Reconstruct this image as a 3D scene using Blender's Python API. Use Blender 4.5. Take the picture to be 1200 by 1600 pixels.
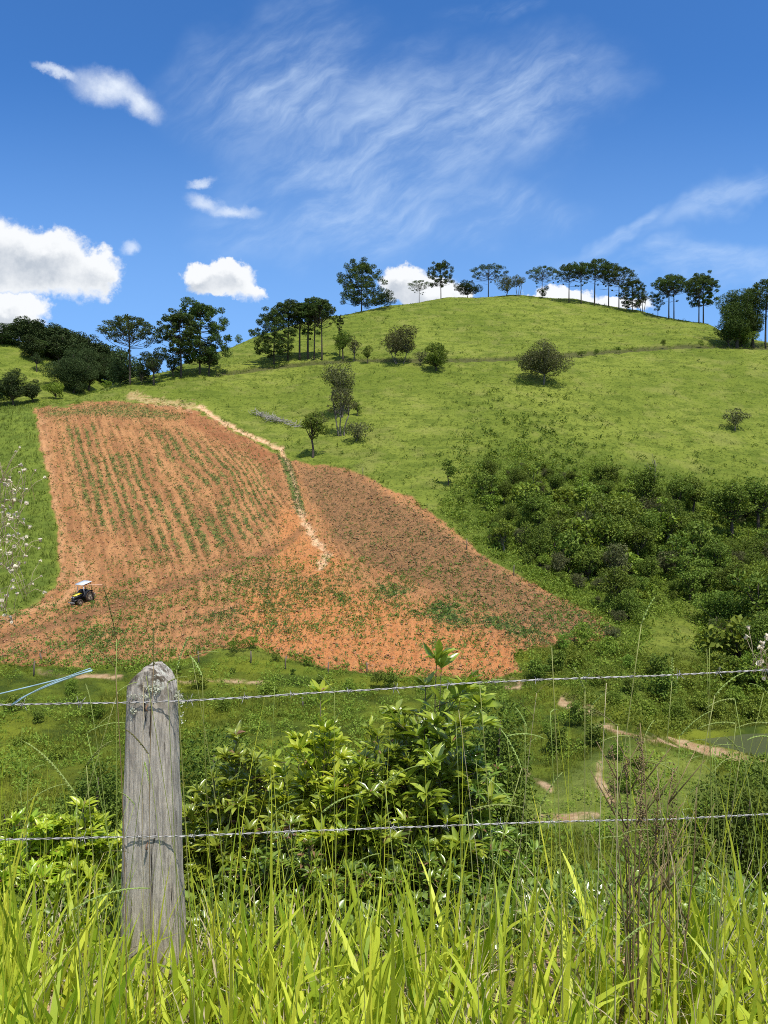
import bpy, bmesh, math, random
import numpy as np
from mathutils import Vector, Matrix
for _o in list(bpy.data.objects): bpy.data.objects.remove(_o)
C = bpy.context.scene.collection
SC = bpy.context.scene
# ------------------------------------------------------------ camera
cam_d = bpy.data.cameras.new('camera'); cam = bpy.data.objects.new('camera', cam_d); C.objects.link(cam)
cam.location = (0, 0, 0); cam.rotation_euler = (math.radians(90), 0, 0)
cam_d.sensor_fit = 'VERTICAL'; cam_d.sensor_height = 36; cam_d.lens = 27
cam_d.clip_start = 0.05; cam_d.clip_end = 4000
SC.camera = cam
SC.render.resolution_x = 768; SC.render.resolution_y = 1024
SC.view_settings.view_transform = 'Standard'; SC.view_settings.look = 'None'
SC.view_settings.gamma = 1; SC.view_settings.exposure = 0.22
try:
    SC.cycles.filter_width = 1.0; SC.cycles.use_denoising = False; SC.cycles.sample_clamp_indirect = 3.0
    SC.cycles.max_bounces = 6; SC.cycles.diffuse_bounces = 3; SC.cycles.transmission_bounces = 3
    SC.cycles.glossy_bounces = 2; SC.cycles.transparent_max_bounces = 4
except Exception: pass
# ------------------------------------------------------------ sun
SUN = Vector((0.24, -0.44, 1.0)).normalized()
sun_el = math.asin(SUN.z); sun_az = math.atan2(SUN.x, SUN.y)
sd = bpy.data.lights.new('sun', 'SUN'); sd.energy = 4.8; sd.angle = math.radians(0.5); sd.color = (1.0, 0.95, 0.87)
sl = bpy.data.objects.new('sun', sd); C.objects.link(sl)
sl.rotation_euler = (-SUN).to_track_quat('-Z', 'Y').to_euler(); sl.location = (0, 0, 80)
# ------------------------------------------------------------ world: sky and clouds
SKY_K = 0.12
SKY_TINT = (0.44, 0.89, 1.36)
W = bpy.data.worlds.new('World'); SC.world = W; W.use_nodes = True
class G:
    """small helper to write node expressions"""
    def __init__(s, nt): s.nt = nt; nt.nodes.clear()
    def n(s, t, **kw):
        x = s.nt.nodes.new(t)
        for k, v in kw.items(): setattr(x, k, v)
        return x
    def put(s, sock, v):
        if hasattr(v, 'is_linked') or isinstance(v, bpy.types.NodeSocket): s.nt.links.new(v, sock)
        elif v is not None:
            if isinstance(v, (tuple, list)) and sock.type == 'RGBA' and len(v) == 3: v = (*v, 1)
            sock.default_value = v
    def m(s, op, a, b=None, c=None, clamp=False):
        x = s.n('ShaderNodeMath', operation=op); x.use_clamp = clamp
        for i, v in enumerate((a, b, c)):
            if v is not None: s.put(x.inputs[i], v)
        return x.outputs[0]
    def v(s, op, a, b=None, scale=None):
        x = s.n('ShaderNodeVectorMath', operation=op)
        s.put(x.inputs[0], a)
        if b is not None: s.put(x.inputs[1], b)
        if scale is not None: s.put(x.inputs['Scale'], scale)
        return x.outputs['Value'] if op in ('LENGTH', 'DOT_PRODUCT', 'DISTANCE') else x.outputs[0]
    def sep(s, a):
        x = s.n('ShaderNodeSeparateXYZ'); s.put(x.inputs[0], a); return x.outputs
    def comb(s, a, b, c):
        x = s.n('ShaderNodeCombineXYZ')
        for i, v in enumerate((a, b, c)): s.put(x.inputs[i], v)
        return x.outputs[0]
    def noise(s, vec, scale, detail=4, rough=0.55, dist=0.0, lac=2.0, color=False):
        x = s.n('ShaderNodeTexNoise'); s.put(x.inputs['Vector'], vec); s.put(x.inputs['Scale'], scale)
        x.inputs['Detail'].default_value = detail; x.inputs['Roughness'].default_value = rough
        x.inputs['Distortion'].default_value = dist; x.inputs['Lacunarity'].default_value = lac
        return x.outputs['Color' if color else 0]
    def ss(s, x, a, b, lo=0.0, hi=1.0):
        y = s.n('ShaderNodeMapRange', interpolation_type='SMOOTHSTEP')
        for i, v in enumerate((x, a, b, lo, hi)): s.put(y.inputs[i], v)
        return y.outputs[0]
    def lin(s, x, a, b, lo=0.0, hi=1.0):
        y = s.n('ShaderNodeMapRange')
        for i, v in enumerate((x, a, b, lo, hi)): s.put(y.inputs[i], v)
        return y.outputs[0]
    def mix(s, f, a, b, mode='MIX'):
        x = s.n('ShaderNodeMix', data_type='RGBA', blend_type=mode)
        s.put(x.inputs[0], f); s.put(x.inputs[6], a); s.put(x.inputs[7], b); return x.outputs[2]
    def attr(s, name):
        return s.n('ShaderNodeAttribute', attribute_name=name).outputs['Fac']
g = G(W.node_tree)
sky = g.n('ShaderNodeTexSky', sky_type='NISHITA'); sky.sun_disc = False
sky.sun_elevation = sun_el; sky.sun_rotation = sun_az
sky.altitude = 900; sky.air_density = 1.0; sky.dust_density = 0.4; sky.ozone_density = 2.0
skyc = g.mix(1.0, sky.outputs[0], SKY_TINT, 'MULTIPLY')
tc = g.n('ShaderNodeTexCoord').outputs['Generated']
dx, dy, dz = g.sep(tc)
fy = g.m('MAXIMUM', dy, 0.05)
S_ = g.m('DIVIDE', dx, fy); T_ = g.m('DIVIDE', dz, fy)
front = g.ss(dy, 0.1, 0.3)
skyc = g.mix(g.ss(T_, 0.60, 0.12, 0.0, 0.62), skyc, (0.28 / SKY_K, 0.50 / SKY_K, 0.86 / SKY_K))
P2 = g.comb(S_, T_, 0.0)
def st(u, v): return ((u - 600) / 1200, (800 - v) / 1200)
def blob(P, u, v, ru, rv, rot=0.0):
    s0, t0 = st(u, v)
    q = g.v('SUBTRACT', P, (s0, t0, 0))
    if rot:
        r = g.n('ShaderNodeVectorRotate', rotation_type='Z_AXIS'); g.put(r.inputs['Vector'], q)
        r.inputs['Angle'].default_value = -math.radians(rot); q = r.outputs[0]
    q = g.v('MULTIPLY', q, (1200 / ru, 1200 / rv, 0))
    return g.m('SUBTRACT', 1.0, g.v('LENGTH', q))
def cumulus(P, blobs):
    d = None
    for b in blobs:
        x = blob(P, *b)
        d = x if d is None else g.m('SMOOTH_MAX', d, x, 0.25)
    return d
# domain warp gives the cauliflower edge
w1 = g.v('SUBTRACT', g.noise(P2, 9, 6, 0.62, color=True), (0.5, 0.5, 0.5))
w2 = g.v('SUBTRACT', g.noise(P2, 34, 6, 0.6, color=True), (0.5, 0.5, 0.5))
Pw = g.v('ADD', P2, g.v('ADD', g.v('SCALE', w1, scale=0.085), g.v('SCALE', w2, scale=0.030)))
Pw = g.v('ADD', Pw, g.v('SCALE', g.v('SUBTRACT', g.noise(P2, 110, 5, 0.65, color=True), (0.5, 0.5, 0.5)), scale=0.010))
puffs = [(15, 395, 95, 62), (70, 400, 75, 52), (120, 432, 72, 42), (20, 450, 110, 30), (-60, 380, 120, 80)]
puffs2 = [(20, 485, 62, 34), (-30, 505, 80, 60), (30, 510, 50, 24)]
mid = [(350, 432, 62, 34), (322, 422, 42, 28), (350, 408, 34, 24), (392, 455, 40, 20)]
ridge = [(635, 440, 52, 36), (660, 455, 66, 34), (705, 462, 46, 22), (860, 468, 80, 20), (940, 484, 90, 18)]
dens = []
for bl, base in ((puffs, 468), (puffs2, 560), (mid, 474), (ridge, 640)):
    for sh in (0, 1):
        P = g.v('ADD', Pw, (0.004, 0.022, 0)) if sh else Pw
        d = cumulus(P, bl)
        tb = (800 - base) / 1200
        d = g.m('MINIMUM', d, g.m('MULTIPLY', g.m('SUBTRACT', g.sep(Pw)[1], tb), 16.0))
        dens.append(d)
cover = None; shade = None
for i in range(0, len(dens), 2):
    a = g.ss(dens[i], -0.02, 0.26); b = g.ss(dens[i + 1], 0.05, 0.55)
    cover = a if cover is None else g.m('MAXIMUM', cover, a)
    shade = b if shade is None else g.m('MAXIMUM', shade, b)
# thin fuzzy clouds
w3 = g.v('SUBTRACT', g.noise(P2, 14, 7, 0.66, color=True), (0.5, 0.5, 0.5))
Pf = g.v('ADD', P2, g.v('SCALE', w3, scale=0.045))
fz = cumulus(Pf, [(168, 138, 66, 27, -14), (208, 158, 48, 20, -28), (92, 114, 40, 9, -25)])
fz2 = cumulus(Pf, [(318, 318, 36, 13, -18), (362, 332, 44, 11, -5), (312, 287, 26, 7, 5), (205, 390, 12, 16, -60)])
fuz = g.m('MAXIMUM', g.m('MULTIPLY', g.m('MULTIPLY', g.ss(fz, -0.30, 0.85), 0.92), g.lin(g.noise(P2, 22, 6, 0.65), 0.35, 0.65, 0.62, 1.0)), g.m('MULTIPLY', g.ss(fz2, -0.25, 1.0), 0.62))
# cirrus
def cirr(rot, sx, sy, seed, warp):
    r = g.n('ShaderNodeVectorRotate', rotation_type='Z_AXIS'); g.put(r.inputs['Vector'], P2)
    r.inputs['Angle'].default_value = -math.radians(rot)
    q = g.v('ADD', r.outputs[0], g.v('SCALE', g.v('SUBTRACT', g.noise(P2, 4, 4, 0.6, color=True), (0.5, 0.5, 0.5)), scale=warp))
    q = g.v('ADD', g.v('MULTIPLY', q, (sx, sy, 1)), (seed, seed * 1.7, 0))
    return g.noise(q, 1.0, 9, 0.62)
c1 = cirr(22, 3.6, 11, 3.1, 0.13); c2 = cirr(36, 10, 30, 9.4, 0.10)
Pr = g.v('ADD', P2, g.v('SCALE', g.v('SUBTRACT', g.noise(P2, 3.2, 5, 0.6, color=True), (0.5, 0.5, 0.5)), scale=0.22))
reg = cumulus(Pr, [(440, 140, 190, 110, 10), (600, 230, 260, 150, 20), (790, 150, 190, 90, 20), (560, 350, 250, 85, 5), (780, 340, 120, 60)])
reg = g.ss(reg, -0.3, 0.85)
reg2 = g.ss(cumulus(Pr, [(1120, 320, 170, 34, 26), (960, 380, 70, 20, 35), (1100, 425, 240, 34, 2), (760, 10, 90, 24, 10)]), -0.2, 0.8)
cl1 = g.m('MULTIPLY', g.ss(g.m('ADD', g.m('MULTIPLY', c1, 0.62), g.m('MULTIPLY', c2, 0.38)), 0.38, 0.72), reg)
cl2 = g.m('MULTIPLY', g.ss(c1, 0.34, 0.66), reg2)
cir = g.m('MINIMUM', g.m('ADD', g.m('MULTIPLY', cl1, 0.62), g.m('MULTIPLY', cl2, 0.45)), 0.75)
cir = g.m('ADD', cir, g.m('MULTIPLY', reg, 0.07))
k = 1 / SKY_K
det = g.noise(P2, 26, 5, 0.6)
sh2 = g.m('MULTIPLY', shade, g.lin(det, 0.35, 0.65, 0.35, 1.0))
ccol = g.mix(sh2, (0.82 * k, 0.84 * k, 0.86 * k), (0.46 * k, 0.51 * k, 0.58 * k))
col = g.mix(g.m('MULTIPLY', cir, front), skyc, (0.62 * k, 0.76 * k, 0.94 * k))
col = g.mix(g.m('MULTIPLY', fuz, front), col, (0.80 * k, 0.86 * k, 0.93 * k))
col = g.mix(g.m('MULTIPLY', cover, front), col, ccol)
# unseen white clouds overhead and behind the photographer, added to warm the ambient light
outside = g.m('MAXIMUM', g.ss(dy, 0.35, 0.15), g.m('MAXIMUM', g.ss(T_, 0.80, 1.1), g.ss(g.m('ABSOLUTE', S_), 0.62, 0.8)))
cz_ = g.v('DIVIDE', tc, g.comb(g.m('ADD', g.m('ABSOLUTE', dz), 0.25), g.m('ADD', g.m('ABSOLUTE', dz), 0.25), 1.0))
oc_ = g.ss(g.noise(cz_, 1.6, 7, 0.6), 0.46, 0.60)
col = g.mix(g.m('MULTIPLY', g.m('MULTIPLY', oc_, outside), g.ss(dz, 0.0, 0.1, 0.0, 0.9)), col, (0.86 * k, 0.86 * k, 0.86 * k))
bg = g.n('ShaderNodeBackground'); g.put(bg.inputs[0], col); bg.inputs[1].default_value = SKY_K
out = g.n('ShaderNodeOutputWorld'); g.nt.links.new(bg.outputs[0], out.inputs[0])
# ------------------------------------------------------------ numeric helpers
def rs(seed): return np.random.RandomState(seed)
_lat = [rs(100 + i).rand(257, 257) for i in range(6)]
for L in _lat: L[256] = L[0]; L[:, 256] = L[:, 0]
def vnoise(x, y, i=0):
    x = np.asarray(x, float); y = np.asarray(y, float)
    L = _lat[i % 6]; xf = np.floor(x); yf = np.floor(y)
    a = xf.astype(int) % 256; b = yf.astype(int) % 256
    tx = x - xf; ty = y - yf; tx = tx * tx * (3 - 2 * tx); ty = ty * ty * (3 - 2 * ty)
    return (L[a, b] * (1 - tx) * (1 - ty) + L[a + 1, b] * tx * (1 - ty) + L[a, b + 1] * (1 - tx) * ty + L[a + 1, b + 1] * tx * ty)
def fbm(x, y, octv=4, i=0, rough=0.5):
    s = 0; a = 1; t = 0
    for k in range(octv):
        s = s + a * vnoise(x * 2 ** k + 17.3 * k, y * 2 ** k + 5.1 * k, i + k); t += a; a *= rough
    return s / t - 0.5
def sstep(x, a, b):
    t = np.clip((x - a) / (b - a), 0, 1); return t * t * (3 - 2 * t)
# ------------------------------------------------------------ terrain: control points (u, v, distance), read off the valley
def PX(u, v, Y): return ((u - 600) / 1200 * Y, Y, (800 - v) / 1200 * Y)
cols = {
 -120: [(1045, 62), (960, 80), (900, 91), (800, 112), (700, 140), (640, 160), (None, 182, 23), (None, 205, 28), (600, 228), (540, 262), (None, 310, 58), (None, 420, 55)],
 0: [(1045, 62), (960, 78), (900, 88), (800, 108), (700, 135), (642, 154), (None, 176, 22.5), (None, 203, 26), (590, 232), (532, 262), (None, 310, 58), (None, 420, 52)],
 100: [(1046, 62), (940, 82), (900, 89), (800, 108), (700, 133), (636, 153), (None, 178, 25), (None, 215, 31), (600, 240), (553, 275), (None, 320, 52), (None, 420, 48)],
 200: [(1046, 62), (940, 81), (800, 107), (700, 132), (630, 154), (606, 166), (595, 178), (None, 203, 31), (None, 240, 32), (None, 290, 44), (None, 420, 40)],
 300: [(1046, 62), (940, 80), (800, 106), (700, 131), (630, 155), (590, 174), (574, 190), (565, 207), (None, 235, 38), (None, 300, 34), (None, 420, 30)],
 400: [(1044, 62), (940, 79), (880, 91), (800, 106), (680, 140), (640, 155), (580, 182), (550, 202), (526, 222), (None, 250, 50), (None, 300, 46), (None, 420, 36)],
 500: [(1044, 62), (960, 75), (880, 91), (800, 107), (740, 121), (640, 153), (565, 186), (525, 212), (499, 234), (None, 262, 59), (None, 310, 53), (None, 420, 40)],
 600: [(1044, 62), (960, 75), (860, 93), (760, 113), (700, 130), (630, 153), (565, 181), (515, 212), (478, 242), (None, 270, 65), (None, 320, 58), (None, 420, 44)],
 700: [(1048, 61), (960, 74), (860, 90), (790, 106), (700, 130), (620, 157), (562, 182), (505, 218), (464, 249), (None, 276, 69), (None, 320, 60), (None, 420, 46)],
 800: [(1052, 60), (1000, 67), (900, 83), (800, 106), (700, 132), (620, 158), (560, 183), (500, 222), (461, 250), (None, 276, 69.5), (None, 320, 60), (None, 420, 46)],
 900: [(1150, 46), (1060, 59), (1000, 68), (920, 84), (800, 111), (700, 136), (620, 161), (554, 187), (505, 220), (467, 248), (None, 274, 67), (None, 320, 58), (None, 420, 46)],
 1000: [(1150, 46), (1060, 60), (1000, 71), (920, 87), (800, 115), (700, 140), (620, 164), (548, 191), (510, 218), (484, 240), (None, 268, 62), (None, 320, 55), (None, 420, 44)],
 1100: [(None, 43, -14.0), (None, 50, -16.0), (None, 56, -15.5), (1050, 64), (1000, 75), (920, 90), (800, 118), (700, 143), (620, 166), (545, 195), (518, 214), (506, 228), (None, 258, 54), (None, 320, 48), (None, 420, 40)],
 1200: [(None, 42, -14.2), (None, 49, -16.5), (None, 55, -16.0), (1070, 63), (1000, 77), (920, 92), (800, 120), (700, 145), (620, 168), (548, 196), (534, 212), (None, 245, 46), (None, 320, 42), (None, 420, 38)],
 1330: [(None, 42, -14.0), (None, 49, -16.5), (None, 57, -15.8), (1050, 68), (1000, 79), (920, 94), (800, 122), (700, 147), (620, 170), (560, 196), (552, 210), (None, 245, 40), (None, 420, 36)],
}
cps = []
for u, L in cols.items():
    for c in L:
        if c[0] is None: cps.append(((u - 600) / 1200 * c[1], c[1], c[2]))
        else: cps.append(PX(u, c[0], c[1]))
near = [(-8, -1.6), (-2, -1.6), (2.6, -1.62), (3.3, -1.75), (5, -2.9), (8, -4.75), (14, -8.2), (22, -11.6), (30, -13.0), (40, -13.6), (50, -13.7)]
for a in (-1.1, -0.75, -0.5, -0.3, -0.1, 0.1, 0.3, 0.5, 0.75, 1.1):
    for Y, z in near:
        if a > 0.22 and Y > 40: continue
        cps.append((a * (Y + 8), Y, z))
for a in (-1.1, -0.85, 0.85, 1.1):
    for Y, z in ((60, -12.5), (90, -6), (130, 9), (190, 32), (250, 44), (420, 42)): cps.append((a * (Y + 8), Y, z))
cps = np.array(cps)
def q2(x, y): return np.stack([x / (y + 10) * 2.2, np.log(y + 10) * 1.1], -1)
_cq = q2(cps[:, 0], cps[:, 1]); _cw = cps[:, 2] / (cps[:, 1] + 10)
def _phi(r2): return 0.5 * r2 * np.log(r2 + 1e-9)
_n = len(cps)
_A = np.zeros((_n + 3, _n + 3))
_A[:_n, :_n] = _phi(((_cq[:, None] - _cq[None]) ** 2).sum(-1)) + 2e-5 * np.eye(_n)
_A[:_n, _n] = 1; _A[:_n, _n + 1:] = _cq; _A[_n, :_n] = 1; _A[_n + 1:, :_n] = _cq.T
_sol = np.linalg.solve(_A, np.concatenate([_cw, [0, 0, 0]]))
def Hbase(x, y):
    x = np.asarray(x, float).ravel(); y = np.asarray(y, float).ravel(); out = np.empty(len(x))
    for i in range(0, len(x), 20000):
        q = q2(x[i:i + 20000], y[i:i + 20000])
        r2 = (q[:, 0:1] - _cq[None, :, 0]) ** 2 + (q[:, 1:2] - _cq[None, :, 1]) ** 2
        out[i:i + 20000] = (_phi(r2) @ _sol[:_n] + _sol[_n] + q @ _sol[_n + 1:]) * (y[i:i + 20000] + 10)
    return out
POND_Z = -15.0
def H(x, y):
    x = np.asarray(x, float); y = np.asarray(y, float); sh = x.shape
    z = Hbase(x, y).reshape(sh)
    far = sstep(y, 25, 60)
    z = z + far * (fbm(x / 26, y / 26, 3, 1) * 1.6 + fbm(x / 5, y / 5, 3, 2) * 0.35) + (1 - far) * sstep(y, 4, 8) * fbm(x / 2.5, y / 2.5, 3, 3) * 0.5
    z = z + sstep(y, 130, 170) * fbm(x / 14, z / 0.9, 2, 4) * 0.5      # cattle terraces on the pasture
    return z
def uv(x, y, z): return 600 + 1200 * x / y, 800 - 1200 * z / y
def hit(u, v, y0=14.0, y1=330.0, n=500):
    """where the sight line through (u, v) meets the ground; the crest where it misses"""
    Y = np.geomspace(y0, y1, n); a = (u - 600) / 1200; t = (800 - v) / 1200
    z = H(a * Y, Y); d = z - t * Y
    k = np.where(d > 0)[0]
    if len(k): 
        i = k[0]
        if i > 0:
            f = -d[i - 1] / (d[i] - d[i - 1]); y = Y[i - 1] + f * (Y[i] - Y[i - 1])
        else: y = Y[0]
    else: y = Y[np.argmax(np.where((Y > 120), z / Y, -9))]
    return a * y, y, float(H(np.array([a * y]), np.array([y]))[0])
def sdp(px, py, poly):
    """signed distance to a polygon, negative inside"""
    px = np.asarray(px, float); py = np.asarray(py, float)
    d = np.full(px.shape, 1e18); ins = np.zeros(px.shape, bool); n = len(poly)
    for i in range(n):
        ax, ay = poly[i]; bx, by = poly[(i + 1) % n]; ex, ey = bx - ax, by - ay
        wx, wy = px - ax, py - ay; t = np.clip((wx * ex + wy * ey) / (ex * ex + ey * ey), 0, 1)
        d = np.minimum(d, (wx - ex * t) ** 2 + (wy - ey * t) ** 2)
        if ey != 0:
            c = ((ay > py) != (by > py)) & (px < ex * (py - ay) / ey + ax); ins ^= c
    return np.where(ins, -1, 1) * np.sqrt(d)
def sdl(px, py, line):
    d = np.full(np.shape(px), 1e18)
    for (ax, ay), (bx, by) in zip(line[:-1], line[1:]):
        ex, ey = bx - ax, by - ay; wx, wy = px - ax, py - ay
        t = np.clip((wx * ex + wy * ey) / (ex * ex + ey * ey), 0, 1)
        d = np.minimum(d, (wx - ex * t) ** 2 + (wy - ey * t) ** 2)
    return np.sqrt(d)
POND = [(20.4, 50.8), (21.4, 48.4), (23.0, 46.4), (25.4, 44.2), (34, 42), (46, 43), (47, 50), (34, 52), (25, 52.2)]
_H0 = H
def H(x, y):
    x = np.asarray(x, float); y = np.asarray(y, float)
    z = _H0(x, y); m = (y > 38) & (y < 58) & (x > 12) & (x < 52)
    if m.any():
        d = sdp(x[m], y[m], POND); zz = z[m]
        zz = zz + (-14.72 - zz) * (1 - sstep(d, 0.6, 3.2))
        zz = zz - 1.1 * sstep(-d, -0.5, 1.0)
        z = z.copy(); z[m] = zz
    return z
# ------------------------------------------------------------ mesh helpers
def mk(name, V, F, mat=None, parent=None, tone=None, smooth=False, attrs=None, loc=None):
    """V (n,3); F an (m,k) array or a list of such arrays"""
    if not isinstance(F, list): F = [F]
    F = [np.asarray(f, np.int32) for f in F if len(f)]
    me = bpy.data.meshes.new(name); V = np.asarray(V, np.float32)
    me.vertices.add(len(V)); me.vertices.foreach_set('co', V.ravel())
    tot = np.concatenate([np.full(len(f), f.shape[1], np.int32) for f in F])
    idx = np.concatenate([f.ravel() for f in F])
    me.loops.add(len(idx)); me.loops.foreach_set('vertex_index', idx)
    me.polygons.add(len(tot)); st_ = np.concatenate([[0], np.cumsum(tot)[:-1]]).astype(np.int32)
    me.polygons.foreach_set('loop_start', st_)
    try: me.polygons.foreach_set('loop_total', tot)
    except Exception: pass
    if smooth: me.polygons.foreach_set('use_smooth', np.ones(len(tot), bool))
    if tone is not None:
        a = me.attributes.new('tone', 'FLOAT', 'POINT'); a.data.foreach_set('value', np.asarray(tone, np.float32))
    for k_, v_ in (attrs or {}).items():
        a = me.attributes.new(k_, 'FLOAT', 'POINT'); a.data.foreach_set('value', np.asarray(v_, np.float32))
    me.update(calc_edges=True)
    if mat: me.materials.append(mat)
    o = bpy.data.objects.new(name, me); C.objects.link(o)
    if parent: o.parent = parent
    if loc is not None: o.location = loc
    return o
def tag(o, label=None, cat=None, group=None, kind=None):
    if label: o['label'] = label
    if cat: o['category'] = cat
    if group: o['group'] = group
    if kind: o['kind'] = kind
    return o
def empty(name, loc=(0, 0, 0), rz=0.0, s=1.0):
    o = bpy.data.objects.new(name, None); C.objects.link(o); o.location = loc; o.rotation_euler = (0, 0, rz); o.scale = (s, s, s) if not isinstance(s, tuple) else s
    o.empty_display_size = 0.3
    return o
def dup(root):
    r = root.copy(); C.objects.link(r)
    for ch in list(root.children):
        c = ch.copy(); C.objects.link(c); c.parent = r
        for gch in ch.children:
            d = gch.copy(); C.objects.link(d); d.parent = c
    return r
class MB:
    """collects pieces into one mesh"""
    def __init__(s): s.V = []; s.F = []; s.T = []; s.n = 0
    def add(s, V, F, tone=0.5):
        V = np.asarray(V, float)
        if not isinstance(F, list): F = [F]
        for f in F:
            f = np.asarray(f)
            if len(f): s.F.append(f + s.n)
        s.V.append(V); s.T.append(np.full(len(V), tone) if np.isscalar(tone) else tone); s.n += len(V); return s
    def out(s):
        by = {}
        for f in s.F: by.setdefault(f.shape[1], []).append(f)
        return np.concatenate(s.V), [np.concatenate(v) for v in by.values()], np.concatenate(s.T)
    def build(s, name, mat, parent=None, smooth=False, **k):
        V, F, T = s.out(); return mk(name, V, F, mat, parent, T, smooth, **k)
def tube(pts, rad, sides=6, cap=True):
    pts = np.asarray(pts, float); n = len(pts); rad = np.broadcast_to(rad, (n,))
    d = np.gradient(pts, axis=0); d /= np.linalg.norm(d, axis=1)[:, None] + 1e-12
    ref = np.array([0.0, 0, 1]) if abs(d[0, 2]) < 0.9 else np.array([1.0, 0, 0])
    V = []
    for i in range(n):
        a = np.cross(ref, d[i]); a /= np.linalg.norm(a) + 1e-12; b = np.cross(d[i], a); ref = np.cross(a, d[i]) * -1
        ref = b
        th = np.arange(sides) / sides * 2 * np.pi
        V.append(pts[i] + rad[i] * (np.cos(th)[:, None] * a + np.sin(th)[:, None] * b))
        ref = b if abs(np.dot(b, d[min(i + 1, n - 1)])) < 0.95 else a
    V = np.concatenate(V); F = []
    for i in range(n - 1):
        for j in range(sides):
            k = (j + 1) % sides; F.append((i * sides + j, i * sides + k, (i + 1) * sides + k, (i + 1) * sides + j))
    Fs = [np.array(F)]
    if cap:
        Fs.append(np.array([list(range(sides))[::-1], list(range((n - 1) * sides, n * sides))]))
    return V, Fs
def box(cx, cy, cz, sx, sy, sz, bev=0.0):
    x, y, z = sx / 2, sy / 2, sz / 2
    if bev <= 0:
        V = np.array([(a * x, b * y, c * z) for c in (-1, 1) for a, b in ((-1, -1), (1, -1), (1, 1), (-1, 1))]) + (cx, cy, cz)
        F = np.array([(3, 2, 1, 0), (4, 5, 6, 7), (0, 1, 5, 4), (1, 2, 6, 5), (2, 3, 7, 6), (3, 0, 4, 7)])
        return V, [F]
    bm = bmesh.new(); bmesh.ops.create_cube(bm, size=1)
    for v in bm.verts: v.co = Vector((v.co.x * sx, v.co.y * sy, v.co.z * sz))
    bmesh.ops.bevel(bm, geom=list(bm.edges), offset=bev, segments=2, affect='EDGES')
    V = np.array([tuple(v.co) for v in bm.verts]) + (cx, cy, cz); by = {}
    for f in bm.faces: by.setdefault(len(f.verts), []).append([v.index for v in f.verts])
    bm.free(); return V, [np.array(v) for v in by.values()]
def norm(a): return a / (np.linalg.norm(a, axis=-1, keepdims=True) + 1e-9)
def stamp(tv, tf, pos, X, Y, Z, tone=None):
    """instances template verts with frame axes X,Y,Z (already scaled), each (n,3)"""
    n = len(pos); m = len(tv)
    V = pos[:, None] + tv[None, :, 0:1] * X[:, None] + tv[None, :, 1:2] * Y[:, None] + tv[None, :, 2:3] * Z[:, None]
    off = (np.arange(n) * m)[:, None, None]
    F = [(f[None] + off).reshape(-1, f.shape[1]) for f in tf]
    T = np.repeat(tone if tone is not None else np.full(n, 0.5), m)
    return V.reshape(-1, 3), F, T
def frames(d, nrm):
    """leaf frames: Y along d, Z close to nrm"""
    Y = norm(d); X = norm(np.cross(Y, nrm)); Z = np.cross(X, Y); return X, Y, Z
# leaf templates: a folded blade along +Y
L2 = (np.array([(0, 0, 0), (0.5, 0.45, 0.12), (0, 1, 0), (-0.5, 0.45, 0.12)], float), [np.array([(0, 1, 2), (0, 2, 3)])])
_lv = [(0, 0, 0), (0.30, 0.22, 0.07), (0, 0.25, 0), (-0.30, 0.22, 0.07), (0.5, 0.52, 0.08), (0, 0.55, -0.02), (-0.5, 0.52, 0.08), (0.30, 0.82, 0.0), (0, 0.84, -0.06), (-0.30, 0.82, 0.0), (0, 1.05, -0.14)]
_lf = [np.array([(2, 1, 4, 5), (3, 2, 5, 6), (5, 4, 7, 8), (6, 5, 8, 9)]), np.array([(0, 1, 2), (0, 2, 3), (8, 7, 10), (9, 8, 10)])]
LBIG = (np.array(_lv, float), _lf)
def blades(base, L, w, lean, az, curve, seg=4, tone=None, prof=1.6, fold=0.0, twist=None):
    """grass blades as curved ribbons"""
    n = len(base); t = np.linspace(0, 1, seg + 1); mid = (t[:-1] + t[1:]) / 2
    phi = lean[:, None] + curve[:, None] * mid[None] ** 1.3
    dh = np.concatenate([np.zeros((n, 1)), np.cumsum(np.sin(phi), 1)], 1) / seg * L[:, None]
    dv = np.concatenate([np.zeros((n, 1)), np.cumsum(np.cos(phi), 1)], 1) / seg * L[:, None]
    ca, sa = np.cos(az)[:, None], np.sin(az)[:, None]
    P = np.stack([base[:, 0:1] + dh * ca, base[:, 1:2] + dh * sa, base[:, 2:3] + dv], -1)
    ww = (w[:, None] * (1 - t[None] ** prof) + 0.0004) * np.clip(0.55 + t[None] * 2.5, 0, 1)
    tw = az + np.pi / 2 if twist is None else az + np.pi / 2 + twist
    S = np.stack([np.cos(tw), np.sin(tw), np.zeros(n)], -1)[:, None] * ww[..., None] / 2
    V = np.stack([P - S, P + S], 2).reshape(-1, 3)
    k = np.arange(seg)
    q = np.stack([2 * k, 2 * k + 1, 2 * k + 3, 2 * k + 2], -1)
    F = (q[None] + (np.arange(n) * 2 * (seg + 1))[:, None, None]).reshape(-1, 4)
    T = np.repeat(tone if tone is not None else np.full(n, .5), 2 * (seg + 1))
    return V, [F], T
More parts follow.
